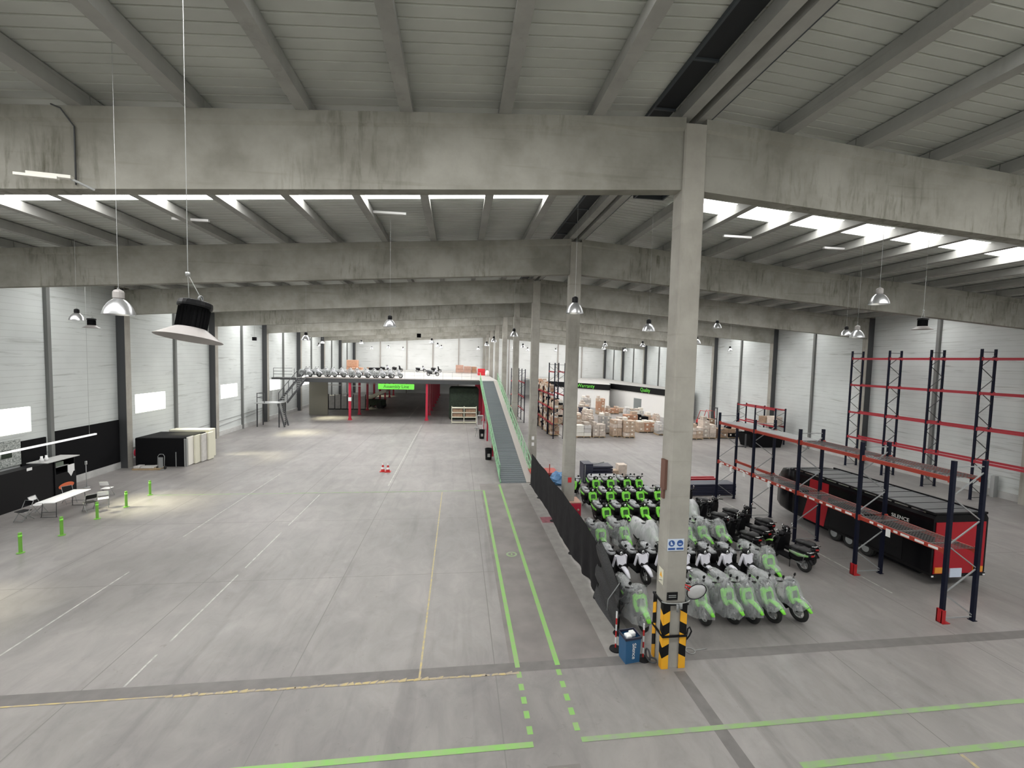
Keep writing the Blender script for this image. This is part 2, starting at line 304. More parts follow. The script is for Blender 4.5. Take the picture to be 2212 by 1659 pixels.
# roof: profiled sheets with seams every .29 m, open at the skylights
SKYS = {-1: [(n * BAY + 4.35, n * BAY + 5.95) for n in range(-1, NB)], 1: [(n * BAY + 4.85, n * BAY + 6.0) for n in range(-1, NB)]}
for sgn, nm in ((-1, 'left'), (1, 'right')):
    b = MB(); y = Y0
    xa = 0.0; xb = sgn * (WX + .3)
    while y < YB:
        y1 = y + .29
        gap = any(a - .01 < y + .145 < c for a, c in SKYS[sgn])
        prof = [(y, 0), (y + .02, 0), (y + .035, .05), (y + .055, .05), (y + .07, 0), (y1, 0)]
        x_in = xa if not gap else sgn * 2.3
        segs = [(xa, xb)] if not gap else [(0, sgn * 2.4), (sgn * 26.6, xb)]
        for u, v in segs:
            vs = [(u, yy, zroof(u) + zz) for yy, zz in prof] + [(v, yy, zroof(v) + zz) for yy, zz in prof]
            b.add(vs, [(i, i + 1, i + 7, i + 6) for i in range(5)])
        y = y1
    b.add([(0, Y0, zroof(0) + .3), (xb, Y0, zroof(xb) + .3), (xb, YB, zroof(xb) + .3), (0, YB, zroof(0) + .3)], []) 
    b.build('ceiling', 'roof', kind='structure')
k = 7
for sgn in (-1, 1):
    for a, c in SKYS[sgn]:
        u, v = sgn * 2.4, sgn * 26.6; k += 1
        MB().add([(u, a - .2, zroof(u) + .06), (v, a - .2, zroof(v) + .06), (v, c + .2, zroof(v) + .06), (u, c + .2, zroof(u) + .06)], [(0, 1, 2, 3) if sgn < 0 else (3, 2, 1, 0)]).build('window_%d' % k, 'skylight' if a < 0 else 'skylight_dim' if a < 9 else 'skylight_dim_slight' if a < 20 else 'skylight', kind='structure')

# walls
WINL = [(2.1, 4.9), (12.1, 14.99), (22.3, 25.4), (33.1, 36.2), (43.7, 46.8), (54.3, 57.3), (65, 68), (75.5, 78.5)]
b = MB(); prev = Y0
zw = ztop(WX) + .34
for a, c in WINL:
    b.box(-WX - .15, -WX, prev, a, 0, zw); b.box(-WX - .15, -WX, a, c, 0, 3.42); b.box(-WX - .15, -WX, a, c, 4.72, zw); prev = c
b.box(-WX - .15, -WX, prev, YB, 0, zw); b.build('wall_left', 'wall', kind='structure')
for i, (a, c) in enumerate(WINL):
    p = MB().add([(-WX - .07, a, 3.42), (-WX - .07, c, 3.42), (-WX - .07, c, 4.72), (-WX - .07, a, 4.72)], [(0, 1, 2, 3)]).build('window_%d' % (i + 30), 'window', kind='structure')
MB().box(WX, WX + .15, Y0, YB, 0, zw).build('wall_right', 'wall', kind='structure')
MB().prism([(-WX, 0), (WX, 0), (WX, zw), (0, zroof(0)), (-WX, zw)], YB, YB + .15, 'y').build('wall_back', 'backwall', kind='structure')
MB().box(-WX, -WX + .1, Y0, YB, 0, .42).build('baseboard_left', 'plinth', kind='structure')
MB().box(WX - .1, WX, Y0, YB, 0, .42).build('baseboard_right', 'plinth', kind='structure')
# ridge slot, tray and small hatch
b = MB()
b.box(-.98, -.42, Y0, YB, zroof(.7) - .03, zroof(.7) - .005); b.box(.42, .62, Y0, YB, zroof(.5) - .03, zroof(.5) - .012); b.cur = 1
for i in range(60): b.box(-.98, -.42, Y0 + i * 1.75, Y0 + i * 1.75 + .06, zroof(.7) - .07, zroof(.7) - .03)
b.box(-1.03, -.98, Y0, YB, zroof(1) - .09, zroof(1)); b.box(.62, .66, Y0, YB, zroof(.6) - .08, zroof(.6))
b.build('trim_1', ['roof_dark', 'vent_frame'], kind='structure')
v = empty('roof_vent', (1.15, 4.45, 13.5), 0, 'small dark square roof vent just right of the ridge, before the second beam', 'vent')
MB().box(-.5, .5, -.45, .45, .22, .25).build('opening', 'roof_dark', v)
f = MB()
for a in ((-.56, .56, -.52, -.45), (-.56, .56, .45, .52), (-.56, -.5, -.45, .45), (.5, .56, -.45, .45)): f.box(a[0], a[1], a[2], a[3], .08, .25)
f.build('frame', 'vent_frame', v)

# ================================================================== FRAME
NAME = ['nearest', 'second', 'third', 'fourth', 'fifth', 'sixth', 'seventh', 'eighth']
for n in range(-1, NB):
    y = n * BAY; nm = 'unseen rear' if n < 0 else NAME[n]
    if n < 0: continue
    for sgn, sd_ in ((-1, 'left'), (1, 'right')):
        x0, x1 = sgn * .26, sgn * (WX - .02); b = MB()
        def sect(x): t, bt = ztop(x), zbot(x); return [(x, y - .17, bt), (x, y + .17, bt), (x, y + .17, t - .3), (x, y + .23, t - .24), (x, y + .23, t), (x, y - .23, t), (x, y - .23, t - .24), (x, y - .17, t - .3)]
        b.loft([sect(x0), sect(x1)], True, False)
        o = b.build('concrete_beam', 'beam'); tag(o, 'sloping concrete roof beam on the %s side, %s from the camera' % (sd_, nm if n else 'the'  + ' nearest'), 'beam', 'concrete roof beams')
        o['label'] = 'deep sloping concrete beam of the %s frame, %s of the middle columns' % (nm, sd_)
# middle columns
for n in range(NB + 1):
    y = n * BAY; b = MB(); nm = (NAME + ['farthest'])[n]; c = .035; hw, hd = .28, .25
    if n == NB: y = YB - .3
    poly = [(-hw + c, y - hd), (hw - c, y - hd), (hw, y - hd + c), (hw, y + hd - c), (hw - c, y + hd), (-hw + c, y + hd), (-hw, y + hd - c), (-hw, y - hd + c)]
    b.prism(poly, 0, 13.4, 'z'); o = b.build('concrete_column', 'column')
    tag(o, 'square concrete column in the middle row, %s from the camera' % ('the nearest' if n == 0 else nm), 'column', 'middle row of columns')
# wall columns with a dark plate on the face towards the camera
for n in range(1, NB + 1):
    for sgn, sd_ in ((-1, 'left'), (1, 'right')):
        pass
        y = n * BAY if n < NB else YB - .35; e = empty('wall_column', (sgn * 27.24, y, 0), 0, 'concrete wall column with dark face, %s along the %s wall' % (NAME[n - 1] if n > 1 else 'first', sd_), 'column', 'wall columns')
        MB().box(-.25, .25, -.22, .25, 0, 12.0).build('shaft', 'column', e); MB().box(-.24, .24, -.245, -.22, .0, 11.7).build('front_plate', 'steel_dark', e, label='dark plate on the front of the column')
for n in range(0, NB):
    for sgn, sd_ in ((-1, 'left'), (1, 'right')):
        y = n * BAY + 5.45
        e = empty('wall_post', (sgn * (WX - .1), y, 0), 0, 'thin grey steel post on the %s wall in the %s bay' % (sd_, NAME[n]), 'post', 'thin wall posts')
        MB().box(-.09, .09, -.1, .1, 0, 11.72).build('shaft', 'post_wall', e)
        pass
for i, x in enumerate((-22, -16.5, -11, -5.5, 5.5, 11, 16.5, 22)):
    o = MB().box(x - .1, x + .1, YB - .2, YB + .005, 0, ztop(x) + .1).build('wall_post', 'stringer'); tag(o, 'pale post on the far end wall, %s from the left' % ORD[i], 'post', 'end wall posts')
# purlins, one by one for the bays that show
PX = [.23] + [2.4 + 2.17 * i for i in range(12)]
for n in range(-1, 3):
    for sgn, sd_ in ((-1, 'left'), (1, 'right')):
        for i, x in enumerate(PX):
            if n == -1 and i > 8: continue
            xx = sgn * x; y0, y1 = (n * BAY + .0, (n + 1) * BAY); z = ztop(x)
            b = MB().prism([(xx - .14, z + .002), (xx + .14, z + .002), (xx + .11, z + .33), (xx - .11, z + .33)], y0 + .01, y1 - .01, 'y'); o = b.build('roof_purlin', 'purlin')
            tag(o, 'concrete purlin, %s %s of the ridge, in the %s roof bay' % (ORD[i], sd_, ('overhead', 'nearest full', 'second', 'third')[n + 1]), 'purlin', 'roof purlins')
# ================================================================== LAMPS
def roof_at(x): return zroof(x) + .06
def bell_lamp(x, y, z, label, cap='black', lit=False, s=1.0):
    e = empty('high_bay_lamp', (x, y, z), 0, label, 'lamp', 'hanging high bay lamps')
    b = MB(); pr = [(.235, 0), (.225, .05), (.20, .12), (.155, .20), (.10, .26), (.065, .285)]; n = 32
    for k, (r, h) in enumerate(pr): pass
    rings = [[(r * s * (1 + (.03 if j % 2 else 0)) * math.cos(2 * math.pi * j / n), r * s * (1 + (.03 if j % 2 else 0)) * math.sin(2 * math.pi * j / n), h * s) for j in range(n)] for r, h in pr]
    inner = [[(px * .97, py * .97, pz) for px, py, pz in r] for r in rings]
    b.smooth = True; b.loft(rings, False); b.loft(inner[::-1], False); b.loft([rings[0], inner[0]], False); b.build('reflector', 'lamp_alu', e)
    MB().lathe([(0, .275), (.07, .275), (.085, .30), (.085, .40), (.07, .43), (.03, .45), (0, .45)], n=14, sm=False).xform(Matrix.Scale(s, 4)).build('gear_box', cap, e)
    MB().lathe([(0, .10), (.05, .11), (.055, .17), (.03, .24), (0, .26)], n=10).xform(Matrix.Scale(s, 4)).build('bulb', 'lamp_glow' if lit else 'white', e)
    b = MB().tube([(0, 0, .44 * s), (0, 0, roof_at(x) - z)], .0035, 5, sm=False); b.torus((0, 0, .46 * s), .02, .005, 'x', 12, 5); b.build('cord', 'galv', e)
    return e
def cone_lamp(x, y, z, label, tilt=0, s=1.0):
    e = empty('high_bay_lamp', (x, y, z), 0, label, 'lamp', 'hanging high bay lamps')
    T = Matrix.Rotation(-tilt * 1.7, 4, 'X') @ Matrix.Rotation(tilt, 4, 'Y') @ Matrix.Scale(s, 4)
    b = MB(); b.lathe([(.31, 0), (.14, .115)], n=40); b.lathe([(.135, .115), (.305, .004)], n=40); b.lathe([(.305, .004), (.31, 0)], n=40); b.xform(T).build('shade', 'lamp_cone', e)
    MB().lathe([(.19, .055), (.0, .055)], n=24).xform(T).build('diffuser', 'lamp_cone_in', e)
    b = MB(); b.lathe([(0, .1), (.125, .1), (.13, .12), (.13, .335), (.125, .345), (.0, .345)], n=12, sm=False)
    for k in range(24):
        t = 2 * math.pi * k / 24; b.add([(.12 * math.cos(t - .03), .12 * math.sin(t - .03), .12), (.145 * math.cos(t), .145 * math.sin(t), .12), (.12 * math.cos(t + .03), .12 * math.sin(t + .03), .12), (.12 * math.cos(t - .03), .12 * math.sin(t - .03), .33), (.145 * math.cos(t), .145 * math.sin(t), .33), (.12 * math.cos(t + .03), .12 * math.sin(t + .03), .33)], [(0, 1, 4, 3), (1, 2, 5, 4)])
    b.xform(T).build('housing', 'black_matt', e)
    MB().lathe([(0, .34), (.158, .34), (.162, .36), (.155, .40), (.13, .41), (0, .41)], n=24, sm=False).xform(T).build('cap', 'black', e)
    MB().torus((.04, 0, .44), .035, .009, 'x', 16, 6).xform(T).build('hook', 'steel_grey', e)
    top = T @ Vector((0, 0, .41)); u = T @ Vector((-.07, 0, .41)); v_ = T @ Vector((.05, 0, .44))
    b = MB().tube([(0, 0, roof_at(x) - z), (0, 0, .68 * s)], .0035, 5, sm=False); b.tube([(0, 0, .68 * s), u], .004, 4, sm=False); b.tube([(0, 0, .68 * s), v_], .004, 4, sm=False)
    b.tube([(0, 0, .70 * s), (.0, 0, .66 * s)], .022, 6); b.build('cord', 'galv', e)
    return e
cone_lamp(-8.37, -5.22, 7.86, 'large tilted cone lamp with black finned housing, the nearest hanging lamp', R(5.5))
bell_lamp(-11.6, -1.57, 8.36, 'ribbed aluminium bell lamp with grey cap, left of the large tilted cone lamp', 'lamp_cone')
bell_lamp(-20.3, 8.7, 8.85, 'small bell lamp with dark cap, farthest left near the wall')
cone_lamp(-21.27, 10.66, 8.66, 'small cone lamp with black housing, beside the leftmost bell lamp')
bell_lamp(-13.71, 14.42, 8.5, 'bell lamp hanging above the left edge of the raised platform')
bell_lamp(-8.19, 7.15, 8.88, 'bell lamp on a long cord, centre left above the open floor')
bell_lamp(-2.34, 1.58, 9.05, 'bright bell lamp with black gear box in front of the second middle column', s=1.02)
bell_lamp(1.51, 5.29, 8.9, 'bell lamp between the first and second middle columns')
bell_lamp(6.04, .56, 9.5, 'lit bell lamp with pale cap under the right roof beam', 'lamp_cone', True)
bell_lamp(9.25, 4.32, 8.85, 'lit bell lamp with pale cap near the tall rack', 'lamp_cone', True)
cone_lamp(8.67, 1.55, 8.95, 'cone lamp with black housing on the right side', 0, .85)
for i, (x, y, z) in enumerate(sorted([(-25, 53.5, 9.1), (-20.3, 39.4, 9.1), (-16.5, 40.8, 9.2), (-20.5, 67.6, 9.1), (-16, 56.7, 9.1), (-14.8, 64.4, 9.1), (-7.9, 28.9, 9.1), (-7.9, 39.9, 9.1), (-7.8, 48, 9.1),
                               (-2.8, 50.2, 9.1), (-2.8, 32.2, 9.1), (-2.9, 22.4, 9.1), (.8, 39.4, 9.1), (1.2, 35, 9.1), (3.8, 48.2, 9.1), (7.9, 49.1, 9.1), (9.5, 33.6, 9.1), (6.5, 24.5, 9.1), (9.1, 23, 9.1), (13.6, 38, 9.1), (9.3, 15.4, 9.1), (19.7, 27.6, 9.1), (13.4, 9.0, 9.4), (-2.5, 13.6, 9.1), (9.13, 13.04, 9.9)], key=lambda q: (q[0] + 5.5) / (q[1] + 10.2))):
    bell_lamp(x, y, z - .1, 'distant small bell lamp, %dth from the left among the far lamps' % (i + 1), lit=(i % 6 == 4))
o = MB().box(-23.3, -23.0, 29.9, 30.1, 8.85, 9.15).build('loudspeaker', 'black_matt'); tag(o, 'small black box hanging in front of the left wall above the third window', 'loudspeaker')
MB().tube([(-23.15, 30, 9.15), (-23.15, 30, 12.3)], .006, 4).build('cord', 'galv', o)
o = MB().box(-9.85, -9.45, 35.8, 36.1, 9.8, 10.2).build('loudspeaker', 'black_matt'); tag(o, 'small black box hanging high above the centre of the raised platform', 'loudspeaker')
MB().tube([(-9.65, 36, 10.2), (-9.65, 36, 13.3)], .006, 4).build('cord', 'galv', o)
# twin tube fitting under the nearest beam with its conduit, white sensor boxes
e = empty('tube_light', (-13.3, -.55, 11.0), R(8), 'white twin tube light under the nearest beam at the far left', 'lamp')
MB().box(-.5, .2, -.05, .05, .05, .11).box(-.62, .05, -.16, -.08, -.02, .03).build('body', 'white_warm', e); MB().bar((.15, 0, .07), (.42, .25, -.04), .035).build('bracket', 'galv', e)
o = MB().tube([(-13.28, -.21, 11.05), (-13.28, -.21, 12.2), (-13.45, -.3, 12.5), (-13.6, -.32, 12.55)], .015, 6).build('conduit', 'steel_dark'); tag(o, 'thin dark conduit running down the nearest left beam', 'conduit')
for i, (x, y, z, lab) in enumerate([(-8.2, 6.9, 13.2, 'white tube light under the roof left of the hanging cord'), (5.9, 6.8, 13.1, 'white tube light under the roof right of the nearest column'), (-15.3, 7.2, 12.6, 'white tube light under the roof at the far left'), (10.6, 6.9, 12.9, 'white tube light under the roof at the far right')]):
    o = MB().box(x - .62, x + .62, y - .05, y + .05, z - .1, z - .02).build('tube_light', 'white'); tag(o, lab, 'lamp')
# long suspended tube over the black counter
e = empty('linear_light', (-24.5, 12.4, 3.28), 0, 'long thin white tube light hung over the black counter', 'lamp')
MB().box(-.05, .05, -5.5, 2.6, -.04, .04).build('tube', 'tube_glow', e)
for yy in (-5, 2.2): MB().tube([(0, yy, .04), (0, yy, zroof(24.5) - 3.3)], .007, 5).build('cord', 'galv', e)
# middle column fittings
e = empty('safety_sign', (-.06, -.262, 3.2), 0, 'blue and white double safety notice on the nearest column', 'sign')
MB().box(-.215, .215, -.004, .004, -.15, .15).build('plate', 'sign_pale', e)
b = MB()
for x in (-.11, .11): b.lathe([(0, -.006), (.082, -.006), (.082, -.004)], (x, 0, .04), 24, 'y', False); b.box(x - .09, x + .09, -.007, -.004, -.125, -.075)
b.build('blue_roundels', 'sign_blue', e)
b = MB(); b.prism([(-.14, -.0), (-.07, -.0), (-.12, .09), (-.14, .09)], -.009, -.006, 'y'); b.box(.07, .15, -.009, -.006, .01, .035); b.build('pictograms', 'sign_pale', e)
e = empty('number_plate', (-.09, -.262, 1.88), 0, 'black plate with two grey lines low on the nearest column', 'sign')
MB().box(-.14, .14, -.006, .006, -.1, .1).build('plate', 'black', e); MB().box(-.1, .1, -.009, -.006, .01, .028).box(-.1, .1, -.009, -.006, -.035, -.017).build('lines', 'galv', e)
e = empty('warning_label', (-.286, -.02, 2.3), 0, 'pale yellow triangle label on the left face of the nearest column', 'sign')
MB().box(-.004, .0, -.12, .12, -.2, .2).build('plate', 'cream', e); MB().prism([(-.07, -.02), (.07, -.02), (0, .12)], -.007, -.004, 'x').build('triangle', 'yellow', e); MB().bar((-.008, -.08, -.08), (-.008, .08, -.14), .03, .004).build('arrow', 'black', e)
o = MB().box(-.35, -.281, -.1, .12, 4.55, 5.3).box(-.33, -.281, -.02, .1, 4.3, 4.55).build('rust_plate', 'rust'); tag(o, 'rusty brown plate half way up the left side of the nearest column', 'plate')
# striped corner guards on the nearest column
e = empty('column_guard', (0, 0, 0), 0, 'yellow and black striped corner guards around the nearest column base', 'guard')
for cx, cyy in ((-.29, -.26), (.29, -.26), (-.29, .26), (.29, .26)):
    b = MB(); sx = -1 if cx < 0 else 1; sy = -1 if cyy < 0 else 1
    for k in range(6):
        z0, z1 = k * .285, (k + 1) * .285; b.cur = (k + 1) % 2; s_ = .09
        # chevron bands on the two outer faces of the corner
        for ax in (0, 1):
            if ax == 0: q = [(cx + sx * .02, cyy + sy * .03, 0), (cx - sx * .15, cyy + sy * .03, 1)]
            else: q = [(cx + sx * .03, cyy + sy * .02, 0), (cx + sx * .03, cyy - sy * .12, 1)]
            A, B = q; za, zb = (0, s_)
            t = .012
            def sh(p, off): return (p[0], p[1], max(0, min(1.71, off)))
            p0, p1, p2, p3 = (A[0], A[1], min(1.71, z0 + (0 if k == 0 else 0))), (B[0], B[1], 0 if k == 0 else z0 + s_), (B[0], B[1], min(1.71, z1 + s_)), (A[0], A[1], z1)
            n_ = (0, -sy * t * 2) if ax == 0 else (-sx * t * 2, 0)
            back = [(p[0] + n_[0], p[1] + n_[1], p[2]) for p in (p0, p1, p2, p3)]
            b.loft([[p0, p1, p2, p3], back], True, False)
    b.build('corner_guard', ['black', 'yellow'], e)
b = MB()
for z in (.83, 1.66): b.box(-.33, .33, -.315, -.285, z, z + .05); b.box(-.335, -.305, -.3, .3, z, z + .05); b.box(.305, .335, -.3, .3, z, z + .05)
b.build('strap', 'black', e)
b = MB(); b.tube([(.33 * math.cos(t) * 1.12, -.3 * 1.1 + .0 + .30 * (1 - abs(math.sin(t))) * .2, 1.76 - .04 * math.sin(t)) for t in [math.pi * k / 10 for k in range(11)]], .012, 6); b.build('wire_loop', 'galv', e)
o = MB().tube([(.02, -.33, 1.70), (.02, -.35, 1.52)], .03, 8).tube([(.1, -.34, 1.72), (.1, -.34, 1.6)], .045, 8).build('flashlight', 'steel_grey'); tag(o, 'small grey cylinder fixtures strapped to the nearest column', 'fixture')
# round mirror with red bracket
e = empty('traffic_mirror', (.52, -.32, 2.0), 0, 'round grey traffic mirror tilted on the nearest column', 'mirror')
Tm = Matrix.Rotation(R(-18), 4, 'Z') @ Matrix.Rotation(R(-38), 4, 'Y') @ Matrix.Diagonal((1.25, 1, .85, 1))
MB().lathe([(0, -.03), (.12, -.024), (.19, -.005), (.2, .01), (0, .03)], n=32, axis='y').xform(Tm).build('face', 'mirror', e)
MB().torus((0, 0, 0), .2, .012, 'z', 32, 6).xform(Tm @ Matrix.Rotation(R(90), 4, 'X')).build('rim', 'black', e)
MB().bar((-.12, .05, .1), (-.28, .06, .16), .03).bar((-.12, .05, -.02), (-.28, .06, .1), .025).build('bracket', 'red', e)
# ================================================================== RAMP AND PLATFORM
RY0, RY1, RZ = 16.25, 43.4, 5.0
e = empty('access_ramp', (-1.9, RY0, 0), 0, 'long dark ribbed ramp with green railings rising to the platform', 'ramp')
L = RY1 - RY0; zr = lambda y: RZ * y / L
b = MB(); b.loft([[(-.85, y, max(zr(y) - .14, 0)), (.75, y, max(zr(y) - .14, 0)), (.75, y, zr(y) + .02), (-.85, y, zr(y) + .02)] for y in (0, L)], True, False); b.build('tread_surface', 'step', e)
b = MB()
for k in range(90):
    y = .15 + k * (L - .3) / 90; b.box(-.84, .74, y, y + .05, zr(y) + .018, zr(y) + .045)
o = b.build('anti_slip_strip', 'step_edge', e, kind='stuff')
b = MB(); b.loft([[(.75, y, max(zr(y) - .35, 0)), (1.22, y, max(zr(y) - .35, 0)), (1.22, y, zr(y) + .06), (.75, y, zr(y) + .06)] for y in (0, L)], True, False); b.build('side_band', 'stringer', e)
b = MB(); b.loft([[(-.93, y, max(zr(y) - .3, 0)), (-.85, y, max(zr(y) - .3, 0)), (-.85, y, zr(y) + .1), (-.93, y, zr(y) + .1)] for y in (0, L)], True, False); b.build('stringer', 'rail_green', e)
for sx, nm in ((-.93, 'left'), (1.2, 'right')):
    b = MB(); n = 21
    for k in range(n):
        y = .2 + k * (L - .4) / (n - 1); b.box(sx - .02, sx + .02, y - .02, y + .02, zr(y), zr(y) + 1.05)
        if k < n - 1:
            y2 = .2 + (k + 1) * (L - .4) / (n - 1); b.bar((sx, y, zr(y) + .15), (sx, y2, zr(y2) + .9), .025)
    for h in (1.05, .55, .15): b.bar((sx, .2, zr(.2) + h), (sx, L - .2, zr(L - .2) + h), .04)
    b.build('railing', 'rail_green', e)
for y in (7.5, 14, 20.5):
    for sx in (-.8, .7): MB().box(sx - .07, sx + .07, y - .07, y + .07, 0, zr(y) - .12).build('support', 'post_red', e)
# platform
e = empty('raised_platform', (0, 43.4, 0), 0, 'raised steel platform with pale deck on red posts', 'platform')
b = MB(); b.box(-24.6, -.55, 0, 40.6, 4.88, 5.0); b.build('deck', 'deck', e)
b = MB(); b.box(-24.6, -.55, -.04, .0, 4.52, 5.0); b.box(-.58, -.55, 0, 40.6, 4.52, 4.98)
for y in range(1, 9): b.box(-24.6, -.6, y * 5.0, y * 5.0 + .2, 4.5, 4.88)
for x in (-24.4, -13.8): b.box(x - .12, x + .12, 0, 40, 4.5, 4.88)
b.build('edge_beam', 'steel_dark', e)
for x in (-18.4, -9.3, -2.3): MB().box(x - .14, x + .14, .0, 40, 4.45, 4.87).build('post_beam', 'post_red', e)
for ix, x in enumerate((-18.4, -9.3, -2.3)):
    for k in range(8 if ix < 2 else 6):
        y = .1 + k * 5.05; b = MB(); b.box(x - .13, x + .13, y, y + .26, .02, 4.5); b.box(x - .24, x + .24, y - .1, y + .36, 0, .03); b.prism([(x - .22, .03), (x + .22, .03), (x + .13, .4), (x - .13, .4)], y + .1, y + .16, 'y'); b.build('post', 'post_red', e)
MB().box(-18.56, -18.24, .06, .4, 2.3, 2.75).build('padding', 'white', e)
b = MB(); n = 19
for k in range(n): x = -23.4 + k * 20.6 / (n - 1); b.box(x - .015, x + .015, .02, .05, 5.0, 6.0)
b.box(-23.4, -2.8, .02, .05, 5.97, 6.01); b.box(-23.4, -2.8, .02, .05, 5.5, 5.52); go = b.build('guard_rail', 'galv'); go.location = (0, 43.4, 0); tag(go, 'thin grey guard rail along the front edge of the raised platform', 'railing')
MB().box(-23.3, -2.9, .0, .02, 5.0, 5.12).build('kick_board', 'stringer', e)
b = MB()
for x in (-27, -24.7, -23.5): b.tube([(x, .1, 5.0), (x, .1, 6.1)], .03, 6)
for z in (6.1, 5.75, 5.4): b.tube([(-27, .1, z), (-24.9, .1, z)], .025, 6)
b.box(-27.2, -24.65, 0, 1.5, 4.75, 4.98); go = b.build('stair_landing', 'steel_dark'); go.location = (0, 43.4, 0); tag(go, 'small dark landing with railing between platform and left wall', 'landing')
# sign
e = empty('department_sign', (-12.93, 43.3, 4.13), 0, 'bright green sign reading Assembly Line on the platform edge', 'sign')
MB().box(-2.13, 2.13, -.03, .062, -.33, .33).build('board', 'sign_green', e)
text_mesh('Assembly Line', .52, 'shield_dark', 'lettering', e, (0, -.035, 0), (R(90), 0, 0), .004)
# stair with landing at the left wall
e = empty('steel_stair', (-25.2, 38.6, 0), 0, 'dark steel stair with landing climbing to the platform at the left wall', 'stair')
b = MB()
for x, y in ((-1.3, -.5), (1.0, -.8), (-1.3, .9), (1.0, .9)): b.box(x - .05, x + .05, y - .05, y + .05, 0, 2.55)
for x, y in ((-1.3, -.5), (-.5, -.7), (-1.3, .9)): b.box(x - .03, x + .03, y - .03, y + .03, 2.5, 3.6)
for z in (3.55, 3.1): b.bar((-1.3, -.5, z), (-1.3, .9, z), .05); b.bar((-1.3, -.5, z), (-.5, -.7, z), .05)
b.bar((.9, -.8, 2.5), (1.6, -.9, .05), .1, .2); b.bar((.9, .2, 2.5), (1.6, .1, .05), .1, .2); b.build('frame', 'steel_dark', e)
MB().box(-1.4, 1.1, -.85, .95, 2.5, 2.58).build('landing', 'galv', e)
b = MB(); b.bar((.3, .9, 2.5), (1.0, 4.6, 4.9), .08, .25); b.bar((1.2, .9, 2.5), (1.9, 4.6, 4.9), .08, .25)
for k in range(5): t = k / 4; b.box(.27 + .7 * t, .33 + .7 * t, .9 + 3.7 * t - .02, .9 + 3.7 * t + .02, 2.5 + 2.4 * t, 3.5 + 2.4 * t); b.box(1.17 + .7 * t, 1.23 + .7 * t, .9 + 3.7 * t - .02, .9 + 3.7 * t + .02, 2.5 + 2.4 * t, 3.5 + 2.4 * t)
b.bar((.3, .9, 3.5), (1.0, 4.6, 5.9), .05); b.bar((1.2, .9, 3.5), (1.9, 4.6, 5.9), .05); b.build('flight', 'steel_dark', e)
for k in range(12):
    t = k / 12; x = .3 + .7 * t; MB().box(x, x + .9, .95 + 3.7 * t, 1.22 + 3.7 * t, 2.62 + 2.3 * t, 2.66 + 2.3 * t).build('step', 'galv', e)
    if k < 10: MB().box(.95 + .62 * t, 1.0 + .62 * t, -.75, .1, 2.3 - 2.3 * t, 2.34 - 2.3 * t).build('step', 'galv', e)
# partition, lights and stored things below the platform
o = MB().box(-24.5, -22.2, 48, 48.15, .0, 4.3).build('partition', 'tan_wall'); tag(o, 'plain grey partition under the left end of the platform', 'partition')
for i, (x, y, l) in enumerate([(-21.5, 48.5, 1.6), (-18.6, 47, 1.6), (-17.5, 52, 1.6), (-13.5, 50, 1.5), (-11.2, 52, 1.3), (-5.5, 50, 1.4), (-4.0, 46.5, 1.2)]):
    o = MB().box(x - l / 2, x + l / 2, y, y + .1, 3.85, 3.92).build('tube_light', 'white'); tag(o, 'white tube fitting under the platform, %s from the left' % ORD[i], 'lamp', 'tube fittings under the platform')
o = MB().box(-19.6, -19.1, 53.9, 54.1, 0, 2.1).build('sheet_panel', 'offwhite'); bpy.data.objects.remove(o)
for i in range(7):
    x = -24.6 + i * .85; b = MB().box(x, x + .7, 54 + .1 * (i % 2), 54.5, .15, 1.9 + .12 * (i % 3)); b.cur = 1; b.box(x + .7, x + .8, 54.1, 54.2, 0, 2.2); b.box(x, x + .7, 54, 54.5, 0, .15)
    o = b.build('glass_rack', ['offwhite', 'steel_dark']); tag(o, 'white panel crate leaning under the platform, %s from the left' % ORD[i], 'crate', 'white panel crates under the platform')
e = empty('boom_machine', (-17.6, 56.5, 0), R(-20), 'cream lifting machine with raised arm behind the first red posts', 'machine')
MB().bbox(-1.6, 1.2, -.7, .7, .4, 1.3, .1).build('chassis', 'dark_green', e); MB().bar((-1.5, 0, 1.4), (1.6, 0, 2.7), .45).bar((-1.3, 0, 1.2), (.3, 0, 2.1), .3).build('arm', 'cream', e)
MB().lathe([(0, -.4), (.35, -.25), (.4, 0), (.3, .3), (0, .4)], (1.8, 0, 2.95), 14).build('bucket', 'wrap_tan', e)
for x in (-1.1, .8):
    for y in (-.6, .6): MB().lathe([(0, -.15), (.42, -.15), (.42, .15), (0, .15)], (x, y, .42), 16, 'y', False).build('wheel', 'rubber', e)
